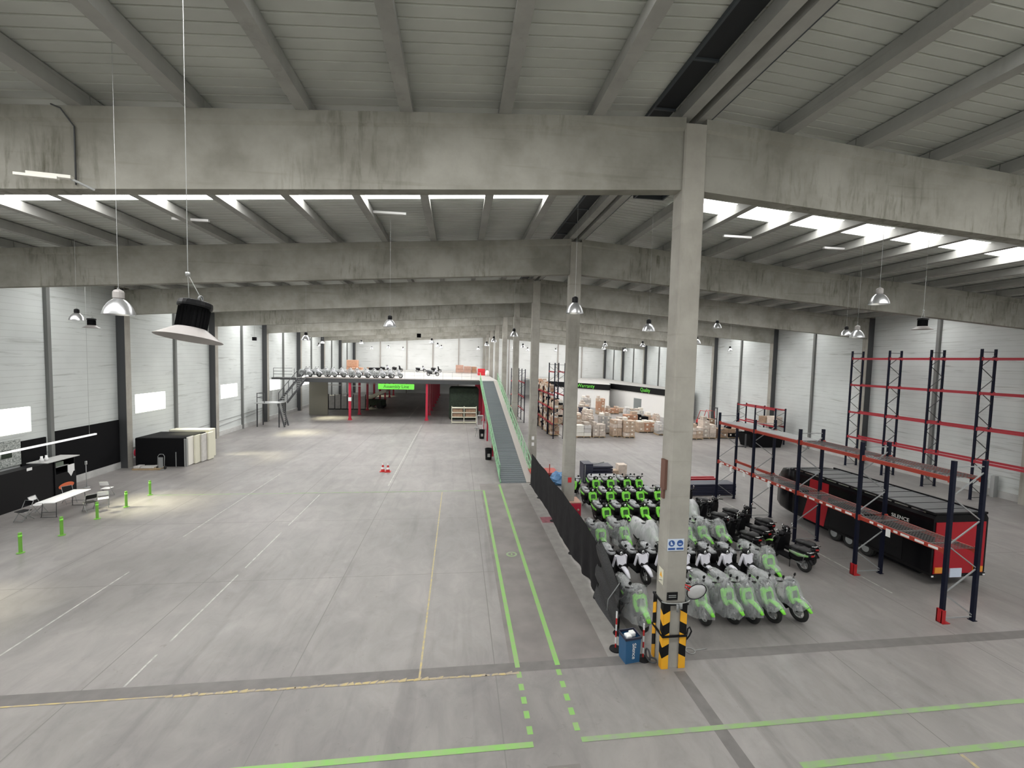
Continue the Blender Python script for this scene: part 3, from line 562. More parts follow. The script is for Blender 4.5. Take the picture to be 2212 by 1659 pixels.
# ================================================================== PALLET RACKS
def rack(name, x0, x1, ys, h, levels, label, deck=(), brace='steel_dark', orange='rack_orange', guards=(), nbr=None, postm='rack_blue', tags=False, group=None, xl=0):
    """frames at each y in ys; depth x0..x1; beams along y at the levels"""
    e = empty(name, (x0, ys[0], 0), 0, label, 'rack', group); W = x1 - x0
    for y in [v - ys[0] for v in ys]:
        for x in (0, W):
            b = MB(); b.box(x - .05, x + .05, y - .05, y + .05, .015, h); b.box(x - .08, x + .08, y - .08, y + .08, 0, .015)
            b.build('upright', postm, e)
        b = MB(); z = .15; k = 0; st = (h - .5) / (nbr or max(2, round(h / .62)))
        b.bar((0, y, .12), (W, y, .12), .03); b.bar((0, y, h - .18), (W, y, h - .18), .03)
        while z + st < h - .1:
            b.bar((0 if k % 2 else W, y, z), (W if k % 2 else 0, y, z + st), .03); z += st; k += 1
        b.build('bracing', brace, e)
    for i in range(len(ys) - 1):
        ya, yb = ys[i] - ys[0] + .05, ys[i + 1] - ys[0] - .05
        for lv in levels:
            for x in (0, W):
                b = MB(); b.box(x - .03, x + .03, ya, yb, lv - .07, lv + .06); b.box(x - .05, x + .05, ya - .002, ya + .05, lv - .1, lv + .1); b.box(x - .05, x + .05, yb - .05, yb + .002, lv - .1, lv + .1)
                b.build('beam', orange, e)
            if lv in deck or (i, lv) in deck:
                b = MB(); n = int((yb - ya) / .085)
                if lv > 3 and i >= 2:
                    for k in range(int((yb - ya) / .2)): b.box(.03, W - .03, ya + k * .2, ya + k * .2 + .17, lv + .05, lv + .075)
                    b.build('deck_board', 'steel_grey', e)
                else:
                    for k in range(n): y = ya + k * (yb - ya) / n; b.box(.02, W - .02, y, y + .012, lv + .055, lv + .065)
                    for k in range(9): x = .05 + k * (W - .1) / 8; b.box(x - .006, x + .006, ya, yb, lv + .06, lv + .068)
                    for k in range(3): y = ya + (k + .5) * (yb - ya) / 3; b.box(.02, W - .02, y - .03, y + .03, lv + .03, lv + .055)
                    b.build('wire_deck', 'wire', e)
    if tags:
        r = random.Random(3)
        for i in range(len(ys) - 1):
            for k in range(6):
                y = ys[i] - ys[0] + .25 + k * .42 + r.uniform(-.05, .05); MB().box(-.036, -.031, y, y + r.choice((.14, .2, .28)), 2.16, 2.235).build('shelf_label', 'white', e)
        for y in (1.7, 7.5, 9.3, 10.4, 11.3): MB().box(-.04, -.034, y, y + .16, 1.93, 2.2).build('hanging_card', 'white', e)
    for i in guards:
        y = ys[i] - ys[0]; b = MB(); b.box(-.10, -.055, y - .08, y + .08, 0, .42); b.box(-.1, .03, y - .085, y - .055, 0, .4); b.box(-.1, .03, y + .055, y + .085, 0, .4); b.box(-.10, .16, y - .12, y + .08, 0, .02); b.build('post_guard', 'guard_red', e)
    return e
rack('pallet_rack', 9.3, 10.4, [.87, 3.83, 6.75, 9.65, 12.6], 5.0, (2.2, 4.42), 'long low pallet rack with orange beams and wire decks beside the black trailer', deck=((0, 2.2), (1, 2.2), (2, 2.2), 4.42), nbr=6, brace='steel_grey', guards=(0, 1), tags=True)
rack('pallet_rack', 25.0, 25.95, [6.2, 8.95, 11.67, 14.4, 17.15, 20.1], 9.0, (2.33, 4.27, 6.38, 8.42), 'tall empty pallet rack with four levels of red beams along the right wall', orange='rack_red', nbr=12)
rack('pallet_rack', 25.3, 26.35, [28.3, 31.2, 34.1], 3.55, (1.75, 3.4), 'short pallet rack by the right wall holding a carton, beyond the tall rack', orange='rack_red')
rack('pallet_rack', 3.9, 4.9, [31.4, 34.1], 7.5, (1.4, 2.9, 4.3, 6.6), 'tall dark stocked pallet rack bay standing just left of the second middle column', orange='rack_red', nbr=9)
rack('pallet_rack', 3.9, 4.9, [34.3, 37.0, 39.7, 42.4], 4.9, (1.4, 2.9, 4.3), 'lower dark stocked pallet rack continuing behind the tall bay', orange='rack_red', nbr=7)
rack('pallet_rack', 1.6, 2.6, [42, 44.8, 47.6], 6.6, (1.5, 3.1, 4.9), 'half empty dark pallet rack seen just right of the third middle column', orange='rack_red', nbr=8)
r = random.Random(11); n = 0
LV = {0: 'floor', 1.4: 'first', 2.9: 'second', 4.3: 'third'}
for iy, y in enumerate((32, 33.3, 34.7, 36, 37.4, 38.7, 40.1, 41.4)):
    for lv in (.12, 1.47, 2.97, 4.37):
        if lv > 4 and iy < 3: continue
        if lv < 1 and iy < 1: continue
        hh = r.uniform(.7, 1.15); b = MB(); b.box(3.92, 4.88, y - .5, y + .5, lv, lv + .1)
        for ix in range(2):
            for k in range(3):
                top = lv + .1; yy0 = y - .48 + k * .32
                while top < lv + hh - .1:
                    t = r.uniform(.16, .42); t = min(t, lv + hh + .05 - top); b.cur = r.choice((1, 1, 2, 3, 3, 4, 5, 6)); b.box(3.95 + ix * .46 + r.uniform(0, .03), 4.38 + ix * .46, yy0 + r.uniform(0, .03), yy0 + .3, top, top + t - .01); top += t
        o = b.build('stocked_pallet', ['wood', 'cardboard', 'cardboard_pale', 'white_warm', 'copper', 'black_matt', 'cardboard_red'])
        nm = {'.12': 'bottom', '1.47': 'low beam', '2.97': 'middle beam', '4.37': 'upper beam'}[('%.2f' % lv).lstrip('0')]
        tag(o, 'carton stack on the %s level of the stocked rack, %s from the near end' % (nm, ORD[iy]), 'pallet', 'cartons in the tall stocked rack')
o = MB().bbox(25.4, 26.25, 28.5, 29.6, 1.82, 2.7, .03).build('carton', 'cardboard_pale'); tag(o, 'big pale carton on the upper beams of the short rack by the right wall', 'box')
o = MB().bbox(25.4, 26.2, 29.7, 30.8, 1.82, 2.55, .03).build('carton', 'copper'); tag(o, 'brown bundle beside the big pale carton on the short rack', 'box')
o = MB().bbox(25.35, 26.3, 28.5, 30.6, .02, 1.1, .08).build('wrapped_pallet', 'wrap_grey'); tag(o, 'grey wrapped load on the floor inside the short rack', 'pallet')

# ================================================================== TRAILER
e = empty('box_trailer', (12.3, 2.75, 0), 0, 'long low black box trailer with red rear and red side band behind the orange rack', 'trailer')
HW = 1.12; ZB, ZT = .38, 2.62; L_ = 6.4; NL = 1.7
b = MB()
def tsec(y, s=1, top=ZT, bot=ZB, hw=HW): return [(-hw, y, bot + .12), (-hw + .06, y, bot), (hw - .06, y, bot), (hw, y, bot + .12), (hw, y, top - .16), (hw - .1, y, top), (-hw + .1, y, top), (-hw, y, top - .16)]
b.loft([tsec(0), tsec(L_)], True, False)
b.loft([tsec(L_), tsec(L_ + .5, top=ZT - .05, bot=ZB + .02, hw=HW - .03), tsec(L_ + 1.0, top=ZT - .2, bot=ZB + .05, hw=HW - .12), tsec(L_ + 1.4, top=ZT - .55, bot=ZB + .1, hw=HW - .3), tsec(L_ + 1.65, top=ZT - 1.1, bot=ZB + .25, hw=HW - .5)], True, True)
b.build('body', 'black_gloss', e)
MB().box(-HW + .14, HW - .14, .12, L_ - .3, ZT, ZT + .02).build('roof_sheet', 'roof_tarp', e)
b = MB()
for sx in (-1, 1): b.box(sx * (HW - .06) - .03, sx * (HW - .06) + .03, 0, L_, ZT - .02, ZT + .06)
b.box(-HW + .05, HW - .05, .0, .07, ZT - .02, ZT + .06); b.build('roof_rail', 'black', e)
b = MB()
for k in range(10): y = .3 + k * .62; b.box(-HW + .02, -HW + .05, y, y + .5, ZT - .035, ZT + .01)
b.build('trim_strip', 'chrome', e)
for k in range(9): pass
b = MB()
for k in range(9): y = .5 + k * .68; b.box(-HW + .16, HW - .16, y, y + .02, ZT + .02, ZT + .03)
b.build('roof_seam', 'black_matt', e)
b = MB(); b.prism([(4.35, ZT - .2), (5.4, ZT - .2), (5.45, 1.55), (5.75, ZB + .05), (4.5, ZB + .05), (4.35, 1.3)], -HW - .008, -HW + .0, 'x'); b.build('side_band', 'trailer_red', e)
b = MB(); b.box(-HW + .1, HW - .1, -.02, 0, ZB + .1, ZT - .28); b.build('rear_door', 'trailer_red', e)
MB().box(-HW + .0, HW - .0, -.03, 0, ZB - .02, ZB + .09).build('bumper', 'black', e)
for x0 in (-HW + .14, HW - .54): MB().box(x0, x0 + .4, -.05, -.02, ZB + .14, ZB + .34).build('rear_light', 'orange_lamp', e)
MB().box(-.38, .1, -.06, -.03, ZB - .02, ZB + .3).build('license_plate', 'sign_pale', e)
for x0 in (-HW + .02, HW - .1): MB().box(x0, x0 + .08, -.045, -.03, ZB + .0, ZB + .05).build('marker_light', 'white', e)
b = MB(); b.box(-HW - .03, -HW, 1.2, 1.9, .9, .93); b.box(-HW - .012, -HW, 1.0, 4.2, .55, 1.5); b.build('side_panel', 'black', e)
for y in (2.5, 3.25, 4.0):
    for sx in (-1, 1):
        we = MB().lathe([(0, -.12), (.28, -.12), (.33, -.08), (.33, .08), (.28, .12), (0, .12)], (sx * (HW - .17), y, .335), 26, 'x', False).build('wheel', 'rubber', e)
        MB().lathe([(0, -.13), (.17, -.125), (.17, .125), (0, .13)], (sx * (HW - .17), y, .335), 18, 'x', False).build('hub', 'steel_grey', we)
MB().box(-HW + .3, HW - .3, .6, L_ - .4, .2, ZB + .02).build('underframe', 'black_matt', e)
text_mesh('URBAN MOBILITY', .21, 'white', 'lettering', e, (-HW - .012, 4.95, 1.93), (R(90), 0, R(-90)), .003, .86)
text_mesh('URBAN', .17, 'white', 'lettering', e, (-HW - .012, 5.1, 1.62), (R(90), 0, R(-90)), .003, .86)
text_mesh('SILENCE', .2, 'white', 'lettering', e, (-HW - .012, 1.15, 2.1), (R(90), 0, R(-90)), .003, .9)

# ================================================================== SCOOTERS (front towards -y)
def wheel_parts(e, y, nm):
    w_ = MB().torus((0, y, .30), .235, .062, 'x', 30, 8).build(nm, 'rubber', e)
    b = MB(); b.torus((0, y, .30), .185, .02, 'x', 24, 6); b.lathe([(0, -.05), (.05, -.05), (.05, .05), (0, .05)], (0, y, .30), 12, 'x', False)
    for k in range(5):
        t = 2 * math.pi * k / 5 + .3; b.bar((0, y + .04 * math.cos(t), .3 + .04 * math.sin(t)), (0, y + .18 * math.cos(t), .3 + .18 * math.sin(t)), .03, .02)
    b.lathe([(.06, -.055), (.12, -.055), (.12, -.049), (.06, -.049)], (0, y, .30), 18, 'x', False)
    b.build('rim', 'galv', w_)
def make_scooter(shell, shield_inset, accent, seatm, kind):
    e = empty('electric_scooter')
    tag(e, '-', 'scooter')
    wheel_parts(e, -.70, 'front_wheel'); wheel_parts(e, .66, 'rear_wheel')
    b = MB()
    for x in (-.085, .085): b.tube([(x, -.70, .30), (x, -.60, .52), (x * .9, -.47, .80)], .022, 8)
    b.tube([(0, -.5, .74), (0, -.36, 1.02)], .03, 8); b.tube([(-.09, -.46, .76), (.09, -.46, .76)], .03, 6); b.build('fork', 'black', e)
    # front mudguard: long beak over the wheel
    b = MB(); rings = []
    for t, wd, rr in ((22, .055, .43), (42, .085, .39), (68, .105, .37), (95, .11, .37), (120, .10, .38), (142, .07, .39)):
        a = R(180 - t); cyy, czz = -.70 + rr * math.cos(a), .30 + rr * math.sin(a); ci, cz2 = -.70 + (rr - .025) * math.cos(a), .30 + (rr - .025) * math.sin(a)
        rings.append([(-wd, ci, cz2 - .01), (-wd * .7, cyy, czz), (0, cyy + .012 * math.cos(a), czz + .014), (wd * .7, cyy, czz), (wd, ci, cz2 - .01), (0, ci, cz2)])
    b.loft(rings, True, True); b.build('front_mudguard', 'lime' if accent == 'silver_lime' else shell, e)
    # front shield: framed square panel leaning back
    def sh(u, v): return (u, -.60 + .30 * (v - .55) - .12 * (1 - (abs(u) / .2) ** 2) * .35, v)
    if kind != 'white':
        outer = [(-.17, .52), (.17, .52), (.215, .66), (.205, .90), (.13, .97), (-.13, .97), (-.205, .90), (-.215, .66)]
        inner = [(-.09, .63), (.09, .63), (.125, .68), (.125, .82), (.09, .87), (-.09, .87), (-.125, .82), (-.125, .68)]
        b = MB(); f_ = [sh(*p) for p in outer]; g_ = [sh(*p) for p in inner]; bk = [(x * .97, y + .10, z) for x, y, z in f_]; gb = [(x, y + .05, z) for x, y, z in g_]
        b.loft([bk, f_, g_, gb], False, False); b.build('front_shield', shell, e)
        b = MB(); b.add([(x, y - .012, z) for x, y, z in gb], [tuple(range(8))]); b.add(bk, [tuple(range(8))[::-1]]); b.build('shield_inset', shield_inset, e)
    else:
        b = MB(); outer = [(-.10, .58), (.10, .58), (.16, .66), (.185, .97), (.12, 1.0), (-.12, 1.0), (-.185, .97), (-.16, .66)]
        f_ = [sh(*p) for p in outer]; bk = [(x * .97, y + .1, z) for x, y, z in f_]; b.loft([bk, f_], True, False); b.build('front_shield', shell, e)
        b = MB(); b.prism([(-.17, .66), (0, .60), (.17, .66), (.12, .74), (0, .68), (-.12, .74)], -.655, -.60, 'y'); b.build('shield_chevron', 'black', e)
    # inner leg shield and side wings
    b = MB(); b.loft([[(-.20, -.50, .40), (.20, -.50, .40), (.20, -.38, .36), (-.20, -.38, .36)], [(-.21, -.47, .70), (.21, -.47, .70), (.19, -.33, .70), (-.19, -.33, .70)], [(-.13, -.41, 1.0), (.13, -.41, 1.0), (.12, -.29, .98), (-.12, -.29, .98)]], True, False)
    b.build('leg_shield', 'black', e)
    b = MB(); b.bbox(-.20, .20, -.45, .22, .27, .37, .03); b.build('floorboard', 'black_matt', e)
    # headlight, bar, grips, mirrors
    b = MB(); b.smooth = True; b.loft([[(r_ * math.cos(t) * 1.35, y_, 1.06 + r_ * math.sin(t)) for t in (2 * math.pi * k / 12 for k in range(12))] for y_, r_ in ((-.50, .05), (-.49, .085), (-.43, .11), (-.34, .10), (-.26, .05))], True); b.build('headlight_cowl', 'black_gloss' if kind == 'black' else 'black', e)
    MB().lathe([(0, -.51), (.06, -.505), (.07, -.49)], (0, 0, 1.06), 14, 'y').build('headlight', 'chrome', e)
    b = MB(); b.tube([(-.34, -.24, 1.08), (-.2, -.31, 1.08), (.2, -.31, 1.08), (.34, -.24, 1.08)], .014, 8); b.build('handlebar', 'black', e)
    for sx in (-1, 1):
        MB().tube([(sx * .24, -.29, 1.08), (sx * .36, -.23, 1.08)], .021, 8).bar((sx * .2, -.31, 1.07), (sx * .33, -.27, 1.06), .012).build('grip', 'rubber', e)
        MB().tube([(sx * .2, -.31, 1.09), (sx * .24, -.33, 1.20)], .007, 5).lathe([(0, -.008), (.05, -.006), (.055, .0), (.05, .008), (0, .01)], (sx * .25, -.335, 1.24), 12, 'y').build('mirror', 'black' if kind != 'black' else 'chrome', e)
    # body under the seat
    b = MB(); secs = []
    for y, hw, z0, z1 in ((.14, .15, .34, .70), (.24, .18, .33, .74), (.5, .19, .36, .76), (.78, .17, .50, .78), (.96, .10, .62, .80)):
        secs.append([(-hw, y, z0), (hw, y, z0), (hw * 1.04, y, (z0 + z1) / 2), (hw * .9, y, z1), (-hw * .9, y, z1), (-hw * 1.04, y, (z0 + z1) / 2)])
    b.loft(secs, True, True); b.build('body', 'black_gloss' if kind == 'black' else 'black', e)
    b = MB()
    for sx in (-1, 1): b.loft([[(sx * .195, .18, .60), (sx * .205, .18, .60), (sx * .205, .18, .68), (sx * .195, .18, .68)], [(sx * .195, .55, .56), (sx * .212, .55, .56), (sx * .21, .55, .70), (sx * .195, .55, .70)], [(sx * .15, .93, .68), (sx * .165, .93, .68), (sx * .165, .93, .74), (sx * .15, .93, .74)]], True, True)
    b.build('side_panel', accent, e)
    if kind == 'white':
        b = MB()
        for sx in (-1, 1): b.bar((sx * .21, -.47, .98), (sx * .24, -.36, .56), .035, .09)
        b.build('leg_wing', shell, e)
    # seat
    b = MB(); secs = []
    for y, hw, z0, z1 in ((.08, .08, .74, .79), (.16, .13, .73, .84), (.40, .16, .75, .85), (.46, .165, .76, .87), (.52, .17, .77, .92), (.80, .15, .79, .92), (.88, .09, .80, .88)):
        secs.append([(-hw, y, z0), (hw, y, z0), (hw, y, (z0 + z1) / 2), (hw * .75, y, z1), (-hw * .75, y, z1), (-hw, y, (z0 + z1) / 2)])
    b.loft(secs, True, True); b.build('seat', seatm, e)
    b = MB(); b.tube([(-.13, .78, .80), (-.15, .98, .86), (.15, .98, .86), (.13, .78, .80)], .014, 6); b.build('grab_rail', 'black' if kind != 'black' else 'chrome', e)
    MB().box(-.07, .07, .955, .985, .70, .75).build('tail_light', 'red', e)
    b = MB(); b.loft([[(-.08, -.0 + y, z), (.08, y, z), (.08, y, z + .02), (-.08, y, z + .02)] for y, z in ((.62, .66), (.86, .60), (1.02, .42))], True, True); b.build('rear_mudguard', 'black', e)
    b = MB(); b.bar((.11, .2, .34), (.11, .66, .30), .05, .07); b.bar((-.11, .2, .34), (-.11, .66, .30), .05, .07); b.tube([(.15, .72, .36), (.16, .80, .74)], .022, 6); b.tube([(-.15, .72, .36), (-.16, .80, .74)], .022, 6); b.build('swing_arm', 'steel_dark' if kind != 'black' else 'steel_grey', e)
    b = MB(); b.tube([(-.14, .18, .3), (-.24, .26, .015)], .013, 5); b.tube([(.14, .18, .3), (.2, .24, .02)], .013, 5); b.bar((-.15, .18, .3), (.15, .18, .3), .03); b.build('stand', 'black', e)
    if kind == 'black':
        b = MB()
        for sx in (-1, 1): b.bar((sx * .19, -.50, .55), (sx * .14, -.42, .98), .012, .03)
        b.build('trim_strip', 'chrome', e)
    return e
def make_cover(seed, thick=False, short=False):
    rr = random.Random(seed); b = MB(); secs = []
    st = [(-1.02, .10, .34, .62), (-.9, .14, .26, .70), (-.72, .21, .22, .78), (-.60, .26, .24, 1.02), (-.50, .33, .30, 1.16), (-.34, .40, .34, 1.22), (-.18, .38, .36, 1.14), (.05, .30, .34, .98), (.3, .27, .32, .95), (.55, .27, .30, .97), (.8, .25, .30, .97), (.98, .19, .36, .92), (1.06, .10, .48, .82)]
    n = 16
    for i, (y, hw, z0, z1) in enumerate(st):
        if short: z0 += .22
        ring = []
        for k in range(n):
            t = k / (n - 1) * math.pi; c_, s_ = math.cos(t), math.sin(t)
            wv = 1 + .09 * math.sin(5 * t + i * 1.7 + seed) + rr.uniform(-.05, .05)
            zz = z0 + (z1 - z0) * (s_ ** .55); ring.append((hw * wv * (c_ if abs(c_) < .9 else c_ * 1.0) * (1.12 if zz < (z0 + z1) / 2 else .92), y + .02 * math.sin(3 * t + seed), zz + rr.uniform(-.02, .02) + (rr.uniform(-.08, .05) if k in (0, n - 1) else 0)))
        secs.append(ring)
    b.loft(secs, False, True, False); b.add(secs[0], [tuple(range(n))], True); b.add(secs[-1], [tuple(range(n))[::-1]], True)
    return b.build('plastic_cover', 'cover_thick' if thick else 'cover')
S_G = make_scooter('green', 'shield_dark', 'green', 'seat_wrap', 'green')
S_W = make_scooter('white_shell', 'black', 'black', 'seat_wrap', 'white')
S_B = make_scooter('black_gloss', 'black', 'black', 'seat_black', 'black')
S_BG = make_scooter('black_gloss', 'black', 'silver_lime', 'seat_black', 'black')
CV = [make_cover(s_, False, s_ == 2) for s_ in (1, 2, 3)] + [make_cover(4, True)]
index_kids()
used = set()
def put(proto, x, y, deg, label, group):
    if proto.name in used: return copy_tree(proto, (x, y, 0), R(deg), label, None, group)
    used.add(proto.name); proto.location = (x, y, 0); proto.rotation_euler = (0, 0, R(deg)); tag(proto, label, 'scooter', group); return proto
def cover(k, x, y, deg, label, sc=1):
    p = CV[k]
    if p.name in used: o = p.copy(); COL.objects.link(o)
    else: o = p; used.add(p.name)
    o.location = (x, y, 0); o.rotation_euler = (0, 0, R(deg)); o.scale = (1, 1, sc); tag(o, label, 'cover', 'clear plastic scooter covers'); return o
GG = 'green scooters'
rows = [('rearmost bare row', 13.35, [(1.2, -28), (2.35, 0), (3.2, 2), (4.2, 2), (4.9, 4)]),
        ('second bare row', 11.1, [(1.4, 5), (2.35, 4), (3.2, 4), (3.98, 5), (4.95, 8), (5.7, 5)]),
        ('third bare row from the back', 8.75, [(1.3, 6), (2.2, 6), (3.15, 8), (3.95, 6)])]
for nm, y, lst in rows:
    for i, (x, a) in enumerate(lst): put(S_G, x + .05, y + .5 - (.2 if (i == 0 and y > 13) else 0), a, 'bare green and black scooter, %s from left in the %s' % (ORD[i], nm), GG)
put(S_G, 5.75, 9.35, -4, 'green scooter under thick plastic, right of the nearest column in the third row', GG); cover(3, 5.75, 9.35, -4, 'thick milky plastic cover on the lone wrapped scooter of the third row')
for i, (x, y, a) in enumerate([(.28, 6.8, 4), (1.32, 6.95, 6), (2.45, 6.85, 8), (3.9, 6.75, 12), (4.58, 6.8, 14), (5.42, 6.85, 14)]):
    put(S_G, x, y, a, 'green scooter under plastic, %s from the left, middle covered row' % ORD[i], GG); cover((0, 2, 3, 0, 2, 1)[i], x, y, a, 'clear plastic cover, %s from the left in the middle covered row' % ORD[i])
for i, (x, y, a) in enumerate([(.16, 4.4, 8), (.98, 4.45, 8), (1.72, 4.38, 9), (2.42, 4.25, 10), (3.18, 4.25, 10), (4.0, 4.22, 11), (4.75, 4.15, 11)]):
    put(S_W, x, y, a, 'white fronted scooter, %s from the left in the white row' % ORD[i], 'white fronted scooters')
put(S_G, 5.6, 4.1, 2, 'green scooter under a long grey sheet at the right end of the white row', GG); cover(1, 5.6, 4.1, 2, 'long grey plastic sheet on the scooter at the end of the white row', 1.02)
FR = [(-.18, 1.95, 4, 0), (1.72, 2.07, 9, 2), (2.58, 2.06, 13, 0), (3.2, 2.03, 11, 2), (3.84, 2.0, 13, 1), (4.68, 1.98, 14, 1)]
for i, (x, y, a, k) in enumerate(FR):
    put(S_G, x, y, a, 'green scooter under plastic, %s from the left in the front row' % ORD[i], GG); cover(k, x, y, a, 'clear plastic cover, %s from the left in the front row' % ORD[i])
BK = [(7.42, 4.82, 189, 1, 'black scooter with silver and lime side panel, closest to the low rack'), (8.05, 5.3, 189, 0, 'black scooter just behind the one with the silver and lime panel'),
      (6.35, 6.3, 195, 0, 'black scooter nearest the wrapped ones in the middle cluster of three'), (7.2, 6.85, 195, 0, 'centre black scooter of the middle cluster of three'), (8.05, 7.7, 195, 0, 'rear black scooter of the middle cluster beside the rack'),
      (6.4, 8.5, 200, 0, 'black scooter at the front left of the far cluster'), (7.3, 9.0, 200, 0, 'black scooter at the right of the far cluster'), (6.85, 10.6, 200, 0, 'black scooter at the back of the far cluster beside the navy planks')]
for x, y, a, g, lab in BK: put(S_BG if g else S_B, x, y, a, lab, 'black scooters')
# ================================================================== CURTAIN
e = empty('curtain_fence', (-.92, 1.3, 0), 0, 'black fabric curtain fence running from the ramp foot to the nearest column', 'curtain')
pts = []; n = 90; Lc = 14.6
def top(y):      # sagging top line, taut at far end, lower at the near end
    t = y / Lc
    return 1.95 if y > 2.4 else (1.25 + .3 * y)
b = MB(); rings = []
for i in range(n + 1):
    y = 1.6 + (Lc - 1.6) * i / n; am = .05 * max(0, min(1, (6 - y) / 3)) + .008; x = .05 * math.sin(y * .8) + am * math.sin(y * 5.2 + .5 * math.sin(y * 2)) ; xt = .02 * math.sin(y * 1.3)
    tp = 1.95 + .03 * math.sin(y * 2) - (.0 if y > 3 else .15 * (3 - y)); bt = .03 + (.06 if y < 7 else 0) * abs(math.sin(y * 1.9))
    rings.append([(xt + (x - xt) * k / 6 * (1.1 if k else 1), y, tp + (bt - tp) * k / 6) for k in range(7)])
rings = [[(p[0], p[1], p[2]) for p in r_] for r_ in rings]
b.smooth = True; b.loft(rings, False, True, False); b.loft([[(p[0] + .012, p[1], p[2]) for p in r_] for r_ in rings][::-1], False, True, False); b.build('fabric', 'curtain', e)
b = MB(); rings = []
for i in range(31):
    y = -.15 + 2.0 * i / 30; rings.append([(.03 + .07 * math.sin(k * 1.9 + y * 1.3) - .03 * k / 6, y, (1.35 + .32 * y) * (1 - k / 8.0) + .0) for k in range(9)])
b.smooth = True; b.loft(rings, False, True, False); b.loft([[(p[0] + .015, p[1], p[2]) for p in r_] for r_ in rings][::-1], False, True, False); b.build('slack_mesh', 'mesh_fabric', e, label='sagging folds of thin mesh at the near end')
for y in (-.1, 1.75, 5, 8.5, 12, 14.6): b = MB(); b.tube([(.05, y, 0), (.05, y, 1.9 if y > 1 else 1.5)], .022, 8); b.lathe([(0, 0), (.16, 0), (.14, .03), (0, .03)], (.05, y, 0), 16, 'z', False); b.build('post', 'black', e)
b = MB(); b.tube([(.05, -.1, 1.5), (-.12, .35, .75), (-.16, .3, .45)], .015, 6); b.build('brace', 'steel_grey', e)
# blue bin, warning chain post, jack
e = empty('waste_bin', (-.98, .16, 0), R(8), 'blue bin with white scribbles standing left of the nearest column', 'bin')
b = MB(); b.loft([[(-.2, -.17, 0), (.2, -.17, 0), (.2, .17, 0), (-.2, .17, 0)], [(-.215, -.185, .66), (.215, -.185, .66), (.215, .185, .66), (-.215, .185, .66)]], False, False); b.add([(-.2, -.17, .55), (.2, -.17, .55), (.2, .17, .55), (-.2, .17, .55)], [(0, 1, 2, 3)]); b.build('body', 'blue_bin', e)
MB().box(-.23, .23, -.2, -.18, .63, .69).box(-.23, .23, .18, .2, .63, .69).box(-.23, -.21, -.2, .2, .63, .69).box(.21, .23, -.2, .2, .63, .69).build('rim', 'navy', e)
text_mesh('Silence', .15, 'white', 'lettering', e, (.02, -.19, .33), (R(90), R(90), 0), .002, 1)
b = MB(); b.bbox(-.14, .02, -.1, .08, .6, .68, .02); b.bbox(.0, .15, -.05, .1, .6, .72, .02); b.build('paper_waste', 'white', e)
for i, (x, y, h, s_) in enumerate(((-1.2, .55, 1.05, 'behind the blue bin'), (-.62, .12, .95, 'between the blue bin and the nearest column'))):
    e = empty('barrier_post', (x, y, 0), 0, 'thin red and white striped barrier post %s' % s_, 'post'); b = MB()
    for k in range(6): b.cur = k % 2; b.tube([(0, 0, h * k / 6), (0, 0, h * (k + 1) / 6)], .022, 8, True, False)
    b.build('pole', ['red', 'white'], e); MB().lathe([(0, 0), (.17, 0), (.16, .03), (.04, .06), (0, .06)], n=18, sm=False).build('base', 'black', e)
b = MB(); b.torus((-.52, .05, .17), .13, .022, 'x', 20, 6); b.torus((-.45, -.08, .1), .1, .02, 'z', 20, 6); o = b.build('cable_coil', 'steel_dark'); tag(o, 'dark cable coil on the floor against the nearest column', 'cable')
b = MB(); b.tube([(.35, -.15, .25), (.42, -.1, .6), (.52, .0, .83), (.6, .05, .84), (.66, .06, .72), (.6, .05, .6), (.5, 0, .55)], .02, 8); b.tube([(.35, -.15, .25), (.36, -.15, 0.02)], .03, 6); o = b.build('hooked_hose', 'black'); tag(o, 'black looped hose handle at the right foot of the nearest column', 'hose')
b = MB(); b.torus((.8, .3, .012), .12, .008, 'z', 24, 5); b.tube([(.92, .3, .012), (1.3, .34, .012)], .008, 5); o = b.build('loose_wire', 'galv'); tag(o, 'loose thin wire lying on the floor right of the nearest column', 'wire')
# second column protector
e = empty('column_guard', (0, BAY, 0), 0, 'dark red box guard around the foot of the second middle column', 'guard'); MB().bbox(-.42, .58, -.48, .42, 0, .78, .04).build('shell', 'post_red', e); MB().box(-.42, .58, -.48, .42, .78, .81).build('cap', 'pink_box', e); MB().lathe([(0, -.52), (.06, -.515), (.06, -.5)], (.42, 0, .45), 12, 'y').build('stud', 'pink_box', e)
o = MB().box(-.08, .1, BAY - .262, BAY - .256, 1.75, 2.0).build('red_sign', 'red_sign'); tag(o, 'small red pictogram sign low on the second middle column', 'sign')
for i, (n_, z) in enumerate(((2, 1.9), (2, 1.45))): o = MB().box(-.1, .08, 2 * BAY - .262, 2 * BAY - .256, z, z + .25).build('notice', 'white'); tag(o, ('upper', 'lower')[i] + ' small white notice low on the third middle column', 'sign')
